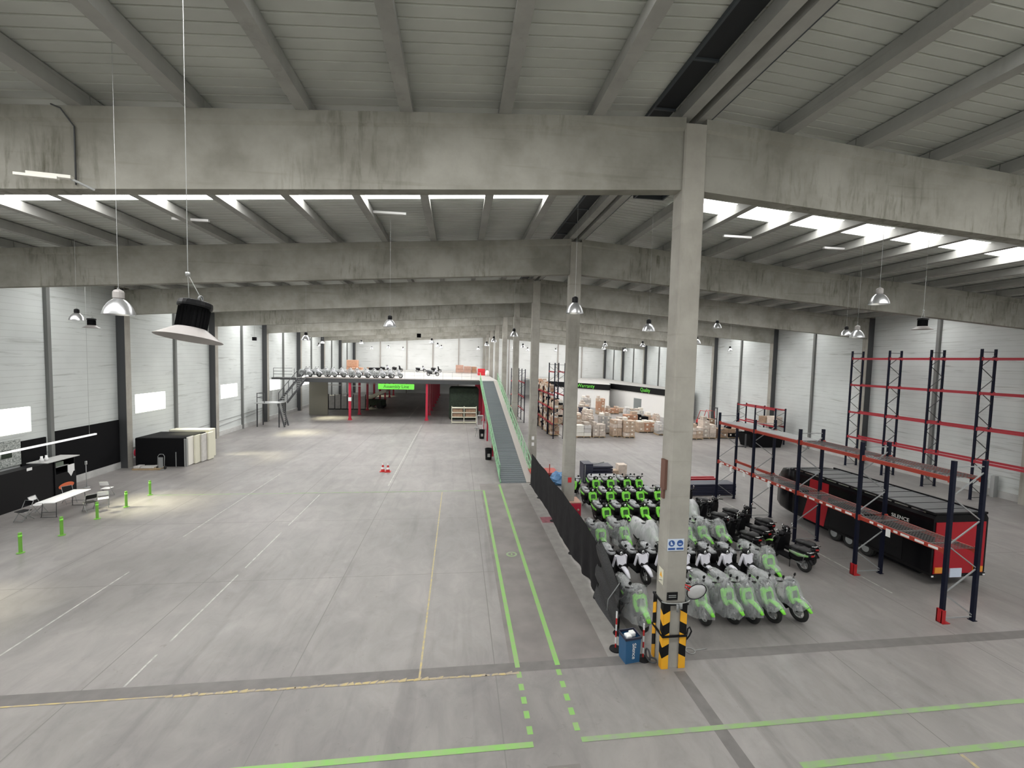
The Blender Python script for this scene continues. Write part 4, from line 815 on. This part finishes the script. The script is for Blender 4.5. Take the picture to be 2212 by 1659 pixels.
# ================================================================== LEFT SIDE
bollards = [(-21.8, 7.85), (-21.75, 9.5), (-21.8, 11.35), (-21.7, 12.95), (-21.85, 14.85)]
for i, (x, y) in enumerate(bollards):
    e = empty('bollard', (x, y, 0), 0, 'bright green bollard, %s from the camera end of the row' % ORD[i], 'bollard', 'green bollards'); MB().lathe([(0, 0), (.12, 0), (.12, .02), (.055, .03), (.055, .77), (.045, .79), (0, .79)], n=18, sm=False).build('tube', 'lime', e)
    MB().lathe([(.057, .62), (.058, .62), (.058, .7), (.057, .7)], n=18).build('band', 'green', e)
e = empty('folding_table', (-24.05, 12.5, 0), R(2), 'long white folding table on the left with chairs around it', 'table')
MB().bbox(-.38, .38, -1.05, 1.05, .71, .75, .015).build('tabletop', 'white', e)
for y in (-.85, .85):
    b = MB(); 
    for x in (-.3, .3): b.tube([(x, y, 0.02), (x * .9, y * .93, .71)], .014, 6)
    b.tube([(-.3, y, .25), (.3, y, .25)], .012, 6); b.tube([(-.34, y, .012), (.34, y, .012)], .014, 6); b.build('leg', 'steel_dark', e)
def chair_proto():
    e = empty('folding_chair'); tag(e, '-', 'chair')
    b = MB()
    for x in (-.2, .2): b.tube([(x, -.22, 0), (x, .12, .52), (x, .26, .84)], .011, 6); b.tube([(x * .92, .28, 0), (x * .92, -.14, .45)], .011, 6)
    b.tube([(-.2, .26, .84), (.2, .26, .84)], .011, 6); b.tube([(-.2, -.19, .06), (.2, -.19, .06)], .009, 5); b.tube([(-.18, .24, .08), (.18, .24, .08)], .009, 5); b.build('frame', 'steel_grey', e)
    MB().bbox(-.2, .2, -.18, .2, .43, .455, .01).build('seat', 'white', e)
    b = MB(); b.loft([[(x, .20 + .03 * (1 - (x / .2) ** 2), .64), (x, .25 + .03 * (1 - (x / .2) ** 2), .84), (x, .265 + .03 * (1 - (x / .2) ** 2), .84), (x, .215 + .03 * (1 - (x / .2) ** 2), .64)] for x in (-.2, -.1, 0, .1, .2)], True, False); b.build('backrest', 'white', e)
    return e
CH = chair_proto(); CHB = chair_proto()
for c in CHB.users_collection: pass
for o in COL.objects:
    if o.parent is CHB and o.name.split('.')[0] in ('seat', 'backrest'): o.data.materials[0] = MATS['black']
index_kids()
for i, (p_, x, y, a, lab) in enumerate([(CHB, -24.75, 11.3, -10, 'black backed folding chair at the near end of the white table'), (CH, -24.9, 12.2, 95, 'folding chair on the wall side of the white table'), (CHB, -24.8, 13.7, 60, 'black folding chair half hidden behind the far end of the white table'),
                                        (CHB, -22.95, 12.45, 235, 'black folding chair on the hall side of the white table'), (CH, -22.75, 13.0, 215, 'white folding chair turned away beside the white table'), (CH, -23.85, 14.75, 185, 'white folding chair standing alone past the far end of the table')]):
    if p_.name in used: copy_tree(p_, (x, y, 0), R(a), lab, None, 'folding chairs')
    else: used.add(p_.name); p_.location = (x, y, 0); p_.rotation_euler = (0, 0, R(a)); tag(p_, lab, 'chair', 'folding chairs')
# black wall boards and bar
o = MB().box(-27.49, -27.4, 16.08, 20.7, .42, 3.2).build('black_board', 'black_matt'); tag(o, 'large black board on the left wall right of the grey post', 'board')
o = MB().box(-27.49, -27.4, 14.33, 15.66, .42, 3.0).build('black_board', 'black_matt'); tag(o, 'black board on the left wall behind the bar counter', 'board')
e = empty('poster', (-27.43, 13.25, 2.6), 0, 'printed poster with red corners on the left wall below the first window', 'poster'); MB().box(-.05, .02, -1.3, 1.05, -.75, .55).build('sheet', 'poster', e)
MB().box(.02, .03, -1.3, -.35, .25, .5).box(.02, .03, -1.3, -.35, -.75, -.45).build('red_corner', 'red_sign', e); MB().box(.02, .03, .1, .6, -.3, .1).build('dark_picture', 'dark_green', e)
e = empty('bar_counter', (-26.8, 12.0, 0), 0, 'plain black bar counter along the left wall', 'counter')
b = MB(); b.box(-.12, .45, -2.5, 2.74, 0, 1.86); b.build('body', 'black', e); MB().box(.452, .456, 1.35, 1.62, 1.72, 1.86).build('label', 'white', e); MB().box(.452, .456, -.6, -.2, 1.2, 1.32).build('label', 'white', e)
e = empty('serving_unit', (-26.7, 15.4, 0), 0, 'black serving unit with open shelf and orange oval at the right end of the bar', 'counter')
b = MB(); b.box(-.5, .4, -.64, .62, 0, 1.15); b.box(-.5, .4, -.64, -.58, 1.15, 1.85); b.box(-.5, -.44, -.6, .6, 1.15, 1.85); b.box(-.5, .35, .56, .62, 1.15, 1.85); b.build('body', 'black', e)
MB().box(-.45, .5, -1.15, .75, 1.875, 1.915).build('worktop', 'plinth', e); MB().box(-.45, .38, -.55, .2, 1.5, 1.53).build('shelf', 'galv', e)
MB().lathe([(0, .405), (.1, .405)], n=3).build('tmp', 'black', e) if False else None
b = MB(); b.lathe([(0, 0), (.4, 0), (.4, .008), (0, .008)], (0, 0, 0), 32, 'x', False).xform(Matrix.Translation((.402, 0, .42)) @ Matrix.Diagonal((1, 1.15, .42, 1))).build('oval_logo', 'orange_oval', e)
MB().box(-.3, .3, -.5, .0, 1.53, 1.75).build('tray', 'grey_shell', e); b = MB().box(.4, .42, .1, .5, 1.1, 1.5).prism([(.12, 1.12), (.46, 1.12), (.3, .85)], .4, .41, 'x').build('paper', 'white', e)
for i, (y, nm) in enumerate(((14.42, 'left'), (14.68, 'right'))): o = MB().lathe([(0, 0), (.07, 0), (.08, .16), (.05, .2), (.05, .3), (0, .3)], (-26.6, y, 1.916), 12).build('bottle', 'white'); tag(o, 'white bottle on the serving worktop, the %s one of two' % nm, 'bottle')
o = MB().tube([(-26.1, 16.4, 0), (-26.1, 16.4, 1.45)], .015, 6).lathe([(0, 0), (.15, 0), (.14, .02), (0, .02)], (-26.1, 16.4, 0), 14).bbox(-26.14, -26.06, 16.35, 16.45, 1.3, 1.5, .01).build('sign_stand', 'galv'); tag(o, 'thin grey stand right of the serving unit', 'stand')
# black framed stack and white frames past the third column
e = empty('covered_stack', (-25.0, 21.4, 0), 0, 'wide stack draped in black sheet beside the left wall column', 'stack')
MB().bbox(-1.75, 1.3, -.35, 2.2, .0, 1.95, .05).build('black_sheet', 'black_matt', e)
b = MB(); b.box(1.3, 1.36, -.42, -.36, 0, 1.9); b.box(1.42, 1.48, -.42, -.36, 0, 1.9); b.box(.75, .79, -.4, -.36, 0, 1.0); b.build('pole', 'galv', e)
for i in range(4): o = MB().box(-23.66 + i * .12, -23.56 + i * .12, 21.2 + .58 * i, 21.85 + .58 * i, .04, 1.97).build('frame_panel', ['white_warm', 'cream', 'offwhite', 'cream'][i]); tag(o, 'pale framed panel standing on edge right of the black stack, %s from the front' % ORD[i], 'panel', 'pale framed panels')
o = MB().box(-26.3, -23.6, 23.75, 24.6, 0, 2.05).build('cream_crate', 'cream'); tag(o, 'long cream crate behind the black draped stack', 'crate')
e = empty('flat_pallet', (-25.3, 20.5, 0), 0, 'low pallet with white slabs in front of the black stack', 'pallet'); MB().box(-1.05, .6, -.35, .3, 0, .1).build('pallet', 'wood', e); MB().bbox(-1.0, -.65, -.3, .25, .1, .24, .02).bbox(-.6, .2, -.3, .25, .1, .2, .02).build('slab', 'offwhite', e)
e = empty('hand_truck', (-24.75, 20.35, 0), 0, 'small hand truck with curved handle before the black stack', 'trolley')
b = MB()
for x in (-.2, .2): b.tube([(x, 0, .1), (x, .05, .85), (x * .6, .06, .98), (0, .06, 1.0)], .018, 6)
b.box(-.22, .22, -.2, 0, .02, .04); b.box(-.14, .14, -.02, .0, .1, .8); b.build('frame', 'steel_grey', e)
for x in (-.22, .22): MB().lathe([(0, -.03), (.11, -.03), (.11, .03), (0, .03)], (x, .06, .11), 14, 'x', False).build('wheel', 'rubber', e)
# cones and bins on the open floor
for i, (x, y) in enumerate(((-10.45, 19.35), (-10.1, 19.25))):
    e = empty('traffic_cone', (x, y, 0), 0, ('left', 'right')[i] + ' one of two small red and white cones on the open floor', 'cone'); MB().box(-.19, .19, -.19, .19, 0, .035).build('base', 'red', e)
    b = MB(); 
    for k in range(4): b.cur = k % 2; r0, r1 = .13 - .025 * k, .13 - .025 * (k + 1); b.lathe([(r0, .035 + .14 * k), (r1, .035 + .14 * (k + 1))], n=18, sm=False)
    b.build('cone', ['red', 'white'], e)
for x, y, lab in ((-3.15, 31.5, 'black round bin beside the ramp near the cream shelf'), (-3.1, 22.7, 'black round bin at the left side of the ramp, closer to the camera')):
    e = empty('waste_bin', (x, y, 0), 0, lab, 'bin'); MB().lathe([(0, 0), (.24, 0), (.28, .8), (.3, .82), (.3, .86), (.27, .86), (.22, .1), (0, .1)], n=22, sm=False).build('body', 'black', e); MB().box(-.1, .1, -.3, -.27, .25, .5).build('label', 'wrap_grey', e)
o = MB().box(-3.75, -3.5, 32.2, 32.3, .7, .75).bar((-3.75, 32.2, 0), (-3.6, 32.3, .9), .03).bar((-3.5, 32.2, 0), (-3.6, 32.3, .9), .03).box(-3.85, -3.35, 32.1, 32.4, .9, .95).build('step_stool', 'steel_grey'); tag(o, 'small step stool beside the far black bin', 'stool')
e = empty('whiteboard_stand', (-3.1, 36, 0), 0, 'white empty frame stand leaning by the ramp', 'stand'); MB().box(-.35, -.28, 0, .05, 0, 1.7).box(.28, .35, 0, .05, 0, 1.7).box(-.35, .35, 0, .05, 1.6, 1.7).box(-.35, .35, 0, .05, .5, .6).build('frame', 'white', e)
e = empty('cream_shelf', (-4.75, 41.5, 0), 0, 'low cream shelf with two bays in front of the dark space', 'shelf')
b = MB()
for x in (-1.45, 0, 1.45): b.box(x - .04, x + .04, -.3, -.22, 0, 2.0); b.box(x - .04, x + .04, .22, .3, 0, 2.0)
for z in (.12, .75, 1.3, 1.85): b.box(-1.45, 1.45, -.3, .3, z - .05, z + .05)
b.build('frame', 'cream', e)
for i in range(4):
    x = -.75 + 1.5 * (i % 2); z = (.8, 1.35)[i // 2]; o = MB().bbox(-4.75 + x - .6, -4.75 + x + .6, 41.28, 41.75, z, z + .4, .02).build('carton', 'copper'); tag(o, 'brown carton in the cream shelf, %s %s bay' % (('lower', 'upper')[i // 2], ('left', 'right')[i % 2]), 'box')
o = MB().bbox(-6.6, -2.9, 44.3, 47, 0, 4.1, .2).build('netted_stack', 'dark_green'); tag(o, 'tall dark netted stack behind the cream shelf under the platform', 'stack')
# ================================================================== GOODS AREA
def pallet_load(x0, x1, y, d, h, m_, label, z0=0, kind='load', group=None):
    e = empty('pallet_load', ((x0 + x1) / 2, y, z0), 0, label, 'pallet', group); w_ = (x1 - x0) / 2
    b = MB(); 
    for sx in (-1, 0, 1): b.box(sx * (w_ - .06) - .05, sx * (w_ - .06) + .05, 0, d, 0, .09)
    b.box(-w_, w_, 0, d, .09, .13); b.build('pallet', 'wood', e)
    b = MB(); rr = random.Random(int(x0 * 97 + y * 31)); nx = max(1, round(2 * w_ / .62)); nz = max(1, round((h - .13) / .42)); sx_ = 2 * w_ / nx; sz = (h - .13) / nz
    for i in range(nx):
        for k in range(nz):
            if k == nz - 1 and nz > 1 and rr.random() < .12: continue
            j = rr.uniform(0, .05); b.cur = rr.choice((0, 0, 1)); b.bbox(-w_ + i * sx_ + .01, -w_ + (i + 1) * sx_ - .01, j, d - rr.uniform(0, .06), .13 + k * sz, .13 + (k + 1) * sz - .008, .02)
            if k == nz - 1 and rr.random() < .6: q_ = rr.uniform(.15, .4); b.cur = rr.choice((1, 2, 3)); b.bbox(-w_ + i * sx_ + .06, -w_ + (i + rr.uniform(.6, .95)) * sx_, .15, d * .8, .13 + (k + 1) * sz - .008, .13 + (k + 1) * sz + q_, .03)
            if rr.random() < .5: b.cur = 2; b.box(-w_ + (i + .3) * sx_, -w_ + (i + .6) * sx_, j - .004, j - .0, .13 + (k + .4) * sz, .13 + (k + .75) * sz)
    mm = {'wrap_grey': ['wrap_grey', 'offwhite', 'tape'], 'wrap_tan': ['wrap_tan', 'cardboard_pale', 'tape'], 'cardboard': ['cardboard', 'cardboard_pale', 'tape'], 'cardboard_red': ['cardboard_red', 'cardboard', 'tape'], 'offwhite': ['offwhite', 'white_warm', 'tape'], 'navy': ['navy', 'wrap_grey', 'tape'], 'cardboard_pale': ['cardboard_pale', 'wrap_tan', 'tape'], 'copper': ['copper', 'black_matt', 'tape']}[m_]
    b.build('carton_stack', mm + ['wrap_tan'], e)
    return e
G = [(6.45, 8.0, 32.0, 1.1, 1.25, 'offwhite', 'white bagged pallet load in the front row just right of the second middle column'), (8.18, 9.5, 32.0, 1.1, 1.35, 'wrap_tan', 'tan wrapped pallet load in the front row, second from the second middle column'),
     (9.7, 10.9, 34.2, 1.1, 1.9, 'wrap_grey', 'smooth grey wrapped pallet load behind the front row'), (10.4, 11.4, 32.4, 1.1, 1.75, 'cardboard', 'brown mixed carton pallet load in the centre of the front row'), (11.45, 12.6, 31.9, 1.1, 1.75, 'cardboard', 'brown carton load with white labels at the right of the front row'),
     (6.6, 7.9, 35.2, 1.1, 1.9, 'cardboard', 'brown carton load in the second row beside the second middle column'), (8.2, 9.3, 35.4, 1.1, 1.5, 'wrap_tan', 'tan carton load in the second row, second from the left'), (12.2, 13.4, 35.4, 1.1, 1.6, 'wrap_tan', 'pale tan load in the second row behind the labelled cartons'),
     (7.6, 8.8, 38.4, 1.1, 1.7, 'cardboard_pale', 'pale carton load in the third row from the front at the left'), (9.8, 11.0, 40.5, 1.1, 1.1, 'cardboard_pale', 'low pale carton load in the third row, left of centre'), (11.4, 12.6, 39.2, 1.1, 1.4, 'wrap_tan', 'tan load in the third row, centre'), (14.1, 15.6, 38.2, 1.1, 1.55, 'cardboard_red', 'reddish crate load in the third row at the right'),
     (14.3, 16.4, 35.0, 1.3, 1.1, 'cardboard_red', 'long reddish box load right of centre, closest to the aisle'), (11.1, 12.6, 47.3, 1.1, 1.4, 'navy', 'dark navy load with white top in the deep left of the goods area'), (9.0, 10.2, 44.6, 1.1, 1.6, 'cardboard', 'brown carton load far left behind the second middle column'), (12.8, 14.0, 43.0, 1.1, 1.1, 'wrap_tan', 'low tan load in the middle of the goods area'),
     (13.4, 14.7, 53.6, 1.1, 2.2, 'wrap_grey', 'tall blue grey wrapped load at the deep left'), (14.9, 16.0, 51, 1.1, 2.3, 'cardboard_red', 'tall orange brown carton load beside the blue grey wrapped one'), (16.6, 18.4, 51.6, 1.1, .8, 'cardboard_red', 'low orange carton load in the rear centre'), (18.6, 19.8, 53, 1.1, .7, 'cardboard', 'low brown load in the rear right of centre'),
     (17.3, 18.6, 46.2, 1.1, 1.2, 'wrap_grey', 'grey wrapped load right of centre in the goods area'), (18.8, 20.0, 46.4, 1.1, 1.1, 'offwhite', 'white sided load next to the grey wrapped one'), (19.0, 20.8, 43.2, 1.1, .9, 'cardboard', 'brown low load just left of the nearest column edge'), (16.8, 18.2, 41, 1.1, 1.0, 'copper', 'dark brown load with black side in the right half'),
     (18.3, 19.5, 48.8, 1.1, 1.0, 'wrap_grey', 'small grey load near the white office wall'), (21.2, 22.4, 59.2, 1.1, .7, 'cardboard_red', 'small reddish pile beside the office wall'), (15.8, 17.0, 33.4, 1.1, 1.2, 'wrap_grey', 'grey load peeking from the left side of the nearest column'),
     (18.1, 19.5, 31.0, 1.1, 1.6, 'cardboard', 'plain brown carton load immediately right of the nearest column'), (19.7, 21.2, 31.4, 1.1, 1.9, 'cardboard_pale', 'carton load with rows of white labels right of the nearest column'), (21.5, 23.9, 31.6, 1.2, 1.0, 'copper', 'long dark load behind the first uprights of the orange rack'), (22.2, 23.6, 35.5, 1.1, 1.5, 'copper', 'dark bundled load near the right wall column'), (19.4, 21.0, 35.5, 1.1, 1.3, 'wrap_grey', 'grey load behind the labelled cartons right of the nearest column'),
     (10.6, 11.8, 43.4, 1.1, 1.5, 'cardboard', 'brown load in the fourth row, left of the dark navy one'), (6.4, 7.6, 41.5, 1.1, 1.9, 'cardboard_pale', 'tall pale load close to the tall stocked rack'), (7.4, 8.6, 46.8, 1.1, 1.8, 'wrap_tan', 'tan load deep behind the tall stocked rack'), (12.2, 13.4, 50.2, 1.1, 1.8, 'cardboard', 'brown load in the far left corner of the goods area')]
for x0, x1, y, d, h, m_, lab in G: pallet_load(x0, x1, y, d, h, m_, lab, 0, group='pallet loads in the goods area')
# things behind the scooters
e = empty('panel_crate', (3.45, 15.95, 0), 0, 'navy slatted crate behind the rearmost scooters', 'crate'); b = MB()
for k in range(6): b.box(-.95, .9, 0, 1.0, .12 + k * .17, .24 + k * .17)
b.box(-1.0, -.4, .02, .95, 0, 1.25); b.build('slats', 'navy', e); MB().box(-.95, -.9, -.02, .0, .1, 1.2).bar((-.3, .3, 1.15), (.4, .3, 1.3), .06).build('strap', 'steel_grey', e)
o = MB().bbox(2.55, 4.4, 14.35, 15.6, 0, .75, .08).build('wrapped_pallet', 'cover_thick'); tag(o, 'low block under grey plastic film behind the rearmost scooters', 'pallet')
o = MB().bbox(5.25, 5.85, 17.3, 17.9, 0, .85, .02).build('carton', 'cardboard_pale'); tag(o, 'pale cardboard carton standing right of the navy crate', 'box')
o = MB().bbox(4.65, 5.15, 17.0, 17.5, 0, .55, .02).build('carton', 'cardboard'); tag(o, 'lower brown carton between the navy crate and the pale carton', 'box')
o = MB().bbox(4.45, 5.6, 14.4, 15.3, 0, .35, .02).build('carton', 'pink_box'); tag(o, 'flat pinkish carton behind the rearmost scooters', 'box')
o = MB().loft([[(.85 + (.5 + .07 * math.sin(5 * t + k)) * f * math.cos(t), 16.2 + (.6 + .08 * math.sin(4 * t + 2 * k)) * f * math.sin(t), z + .05 * math.sin(3 * t + k * 2) * (z > 0)) for t in (2 * math.pi * j / 18 for j in range(18))] for k, (z, f) in enumerate(((0, 1.05), (.15, 1.1), (.35, .95), (.52, .75), (.66, .5), (.62, .2)))], True, False).build('blue_tarp', 'blue_tarp'); tag(o, 'crumpled blue sheet bundle left of the second middle column', 'tarp')
e = empty('pallet_load', (-.05, 17.4, 0), 0, 'low orange framed pallets behind the blue bundle', 'pallet'); b = MB(); b.box(-.7, 1.1, -.5, .8, .0, .12); b.box(-.7, 1.1, -.5, .8, .35, .45); b.box(-.4, -.35, -.4, -.35, 0, 1.1); b.box(.5, .55, -.4, -.35, 0, 1.0); b.build('frame', 'rack_orange', e); MB().box(-.9, .5, 1.4, 1.6, .1, .16).build('white_bar', 'white', e)
e = empty('plank_stack', (9.2, 13.2, 0), 0, 'stack of navy rack planks lying behind the far black scooters', 'stack'); b = MB()
for k in range(6): b.box(-1.3, 1.75, 0 + .02 * (k % 2), .9, .02 + k * .11, .115 + k * .11)
b.build('planks', 'navy', e)
e = empty('beam_stack', (8.9, 14.6, 0), 0, 'bundle of red rack beams lying behind the navy planks', 'stack'); b = MB()
for k in range(5): b.box(-1.4, 1.9, k * .2, k * .2 + .15, .35 + .1 * (k % 2), .47 + .1 * (k % 2)); b.box(-1.0, -.9, k * .2, k * .2 + .15, 0, .35); b.box(1.2, 1.3, k * .2, k * .2 + .15, 0, .35)
b.build('beams', 'rack_red', e)
e = empty('skip_container', (23.3, 26.9, 0), 0, 'long low black container on the floor beyond the orange rack', 'container'); b = MB(); b.loft([[(-1.4, 0, 0), (1.6, 0, 0), (1.6, 1.6, 0), (-1.4, 1.6, 0)], [(-1.7, -.15, 1.25), (1.8, -.15, 1.25), (1.8, 1.75, 1.25), (-1.7, 1.75, 1.25)]], False, False); b.add([(-1.5, 0, .6), (1.6, 0, .6), (1.6, 1.6, .6), (-1.5, 1.6, .6)], [(0, 1, 2, 3)]); b.build('tub', 'black_matt', e); MB().box(-2.9, -1.5, .2, .3, .05, .12).box(-2.1, -2.0, -.1, 0, 0, 1.3).build('tow_bar', 'steel_dark', e)
o = MB().bbox(23.4, 24.6, 29.2, 30.1, 0, 1.3, .05).build('dark_box', 'black'); tag(o, 'black box on the floor behind the low black container', 'box')
o = MB().bbox(15.3, 15.95, 9.5, 10.1, 0, .55, .03).box(16.2, 17.1, 10, 10.8, 0, .4).build('small_carton', ['offwhite']); tag(o, 'small white and grey boxes on the floor behind the trailer', 'box')
# forklift near the office
e = empty('forklift', (24.6, 38.4, 0), R(20), 'red forklift with tall dark mast near the right wall', 'forklift')
MB().bbox(-.6, .6, -.5, 1.4, .25, 1.0, .12).build('body', 'red', e); MB().box(-.4, -.32, -.9, -.8, 0, 2.6).box(.32, .4, -.9, -.8, 0, 2.6).box(-.4, .4, -.9, -.8, 2.5, 2.6).box(-.4, .4, -.88, -.82, 1.2, 1.3).build('mast', 'steel_dark', e)
b = MB()
for x in (-.52, .52): b.tube([(x, -.45, 1.0), (x, -.3, 2.1), (x, .8, 2.1), (x, 1.2, 1.0)], .04, 6)
b.build('roll_cage', 'red', e); MB().box(-.35, -.2, -2, -.9, .06, .12).box(.2, .35, -2, -.9, .06, .12).build('fork', 'steel_dark', e)
for x in (-.55, .55):
    for y in (-.3, 1.1): MB().lathe([(0, -.1), (.28, -.1), (.28, .1), (0, .1)], (x, y, .28), 16, 'x', False).build('wheel', 'rubber', e)
# office block with black fascia
OP = [(8.5, 69.0), (18.9, 57.4), (20.6, 62.0), (24.0, 46.0), (WX - .02, 46.0), (WX - .02, YB - .05), (8.5, YB - .05)]
e = empty('office_block', (0, 0, 0), 0, 'white built in office block with black fascia in the far right corner', 'office')
OP[4] = (26.9, 46.0); OP[5] = (26.9, 84.2); OP[6] = (8.5, 84.2)
def offs(p, q, d): v_ = Vector((q[0] - p[0], q[1] - p[1])).normalized(); return Vector((-v_.y, v_.x)) * d
b = MB()
for p, q in zip(OP[:5], OP[1:5]):
    nv = offs(p, q, .1); b.loft([[(p[0], p[1], z), (q[0], q[1], z), (q[0] + nv.x, q[1] + nv.y, z), (p[0] + nv.x, p[1] + nv.y, z)] for z in (0, 3.15)], True, False)
b.build('walls', 'office_white', e)
def offs(p, q, d): v_ = Vector((q[0] - p[0], q[1] - p[1])).normalized(); return Vector((-v_.y, v_.x)) * d
b = MB()
for p, q in zip(OP[:4], OP[1:5]):
    nv = offs(p, q, -.12); b.loft([[(p[0] + nv.x, p[1] + nv.y, 3.12), (p[0], p[1], 3.12), (p[0], p[1], 4.02), (p[0] + nv.x, p[1] + nv.y, 4.02)], [(q[0] + nv.x, q[1] + nv.y, 3.12), (q[0], q[1], 3.12), (q[0], q[1], 4.02), (q[0] + nv.x, q[1] + nv.y, 4.02)]], True, False)
b.build('fascia', 'black', e)
MB().prism(OP[::-1], 3.9, 3.98, 'z').build('roof', 'deck', e)
def onwall(p, q, t, out, z): v_ = Vector((q[0] - p[0], q[1] - p[1])); nv = offs(p, q, -out); return (p[0] + v_.x * t + nv.x, p[1] + v_.y * t + nv.y, z), math.atan2(v_.y, v_.x)
for s_, (p, q), t, sz in (('Warranty', (OP[0], OP[1]), .72, .85), ('Quality', (OP[2], OP[3]), .62, .8)):
    loc, a = onwall(p, q, t, .14, 3.58); text_mesh(s_, sz, 'sign_green', 'lettering', e, loc, (R(90), 0, a), .005)
for (p, q), t, w_, h in (((OP[2], OP[3]), .5, 1.9, 2.15), ((OP[1], OP[2]), .25, .8, 2.1)):
    loc, a = onwall(p, q, t, .03, 0); d = MB().box(-w_ / 2, w_ / 2, -.03, .03, 0, h).build('door', 'pale_door', e); d.location = loc; d.rotation_euler = (0, 0, a); MB().box(w_ / 2 - .12, w_ / 2 - .08, -.06, -.03, 1.0, 1.15).build('handle', 'chrome', d)
# ================================================================== ON THE PLATFORM
pb = [(-24.3 + .98 * i, 46.2 + .25 * (i % 3)) for i in range(12)]
for i, (x, y) in enumerate(pb):
    o = copy_tree(S_W, (x, y, 5.0), R(62 + 7 * (i % 3)), 'silver wrapped scooter, %s from the left in the row on the platform' % ORD[i], None, 'scooters on the platform')
    c = CV[i % 3].copy(); COL.objects.link(c); c.location = (x, y, 5.0); c.rotation_euler = (0, 0, R(62 + 7 * (i % 3))); c.scale = (1, 1, 1); tag(c, 'grey plastic cover, %s from the left in the row on the platform' % ORD[i], 'cover', 'covers on the platform')
o = copy_tree(S_W, (-9.3, 55.5, 5.0), R(75), 'white scooter standing alone near the middle of the platform', None, 'scooters on the platform')
for i, (x, y) in enumerate(((-18.9, 72), (-16.6, 71), (-12.4, 71.5), (-9.6, 71))): copy_tree(S_B if i % 2 else S_W, (x, y, 5.0), R(70 + 10 * i), 'dark motorcycle shape far back on the platform, %s from the left' % ORD[i], None, 'scooters on the platform')
for x0, x1, y, z0, z1, m_, lab in ((-21.7, -20.0, 57.5, 5, 6.0, 'cardboard_red', 'lower brown carton stack on the platform behind the wrapped row'), (-22.5, -20.9, 58.5, 5, 7.1, 'cardboard_red', 'taller brown carton stack on the platform by the left wall'),
                               (-6.0, -4.55, 70.5, 5, 6.5, 'pink_box', 'pinkish carton stack on the platform, the left one'), (-4.5, -3.1, 70.3, 5, 6.3, 'pink_box', 'pinkish carton stack on the platform, the middle one'), (-3.05, -2.1, 70.6, 5, 6.25, 'cardboard_red', 'small brown carton stack on the platform beside the pinkish ones'), (-2.3, -1.1, 61.4, 5, 6.1, 'red_sign', 'bright red box near the top of the ramp')):
    b = MB(); 
    nz = 2; 
    for k in range(nz): b.bbox(x0 + .02 * k, x1 - .03 * k, y, y + 1.2, z0 + (z1 - z0) * k / nz, z0 + (z1 - z0) * (k + 1) / nz - .01, .03)
    o = b.build('carton_stack', m_); tag(o, lab, 'box')
e = empty('dark_machine', (-18.6, 60.5, 5.0), R(15), 'low dark machine bundle on the platform right of the brown cartons', 'machine'); MB().bbox(-1.6, 1.2, -.5, .5, .0, .5, .1).bbox(-1.0, .9, -.4, .4, .5, .95, .15).build('body', 'black_matt', e); MB().bar((-1.2, 0, .9), (1.5, 0, .4), .25).build('arm', 'copper', e)
o = MB().lathe([(0, 0), (.3, 0), (.34, .4), (.2, .85), (0, .95)], (-.95, 58.5, 5.0), 14).build('white_bag', 'white_warm'); tag(o, 'white sack beside the red box at the top of the ramp', 'bag')
# wall pipes, far right wall small things
b = MB()
for z, y0, y1 in ((1.1, 21.5, 42), (.85, 31.8, 42)): b.tube([(-WX + .04, y0, z), (-WX + .04, y1, z + .5)], .02, 6)
o = b.build('wall_pipe', 'steel_grey'); tag(o, 'thin grey pipes along the foot of the left wall past the third column', 'pipe')
o = MB().box(27.1, 27.4, 12.0, 12.2, 0, 1.3).box(26.9, 27.1, 12.3, 12.5, 0, 1.0).build('leaning_panel', 'galv'); tag(o, 'narrow grey panels leaning on the right wall behind the tall rack foot', 'panel')
e = empty('fire_hose_reel', (-26.95, 21.45, .9), 0, 'dark red round hose reel at the left wall column', 'hose'); MB().lathe([(0, .0), (.3, .0), (.3, .15), (0, .15)], (0.05, 0, 0), 20, 'x', False).build('reel', 'post_red', e)
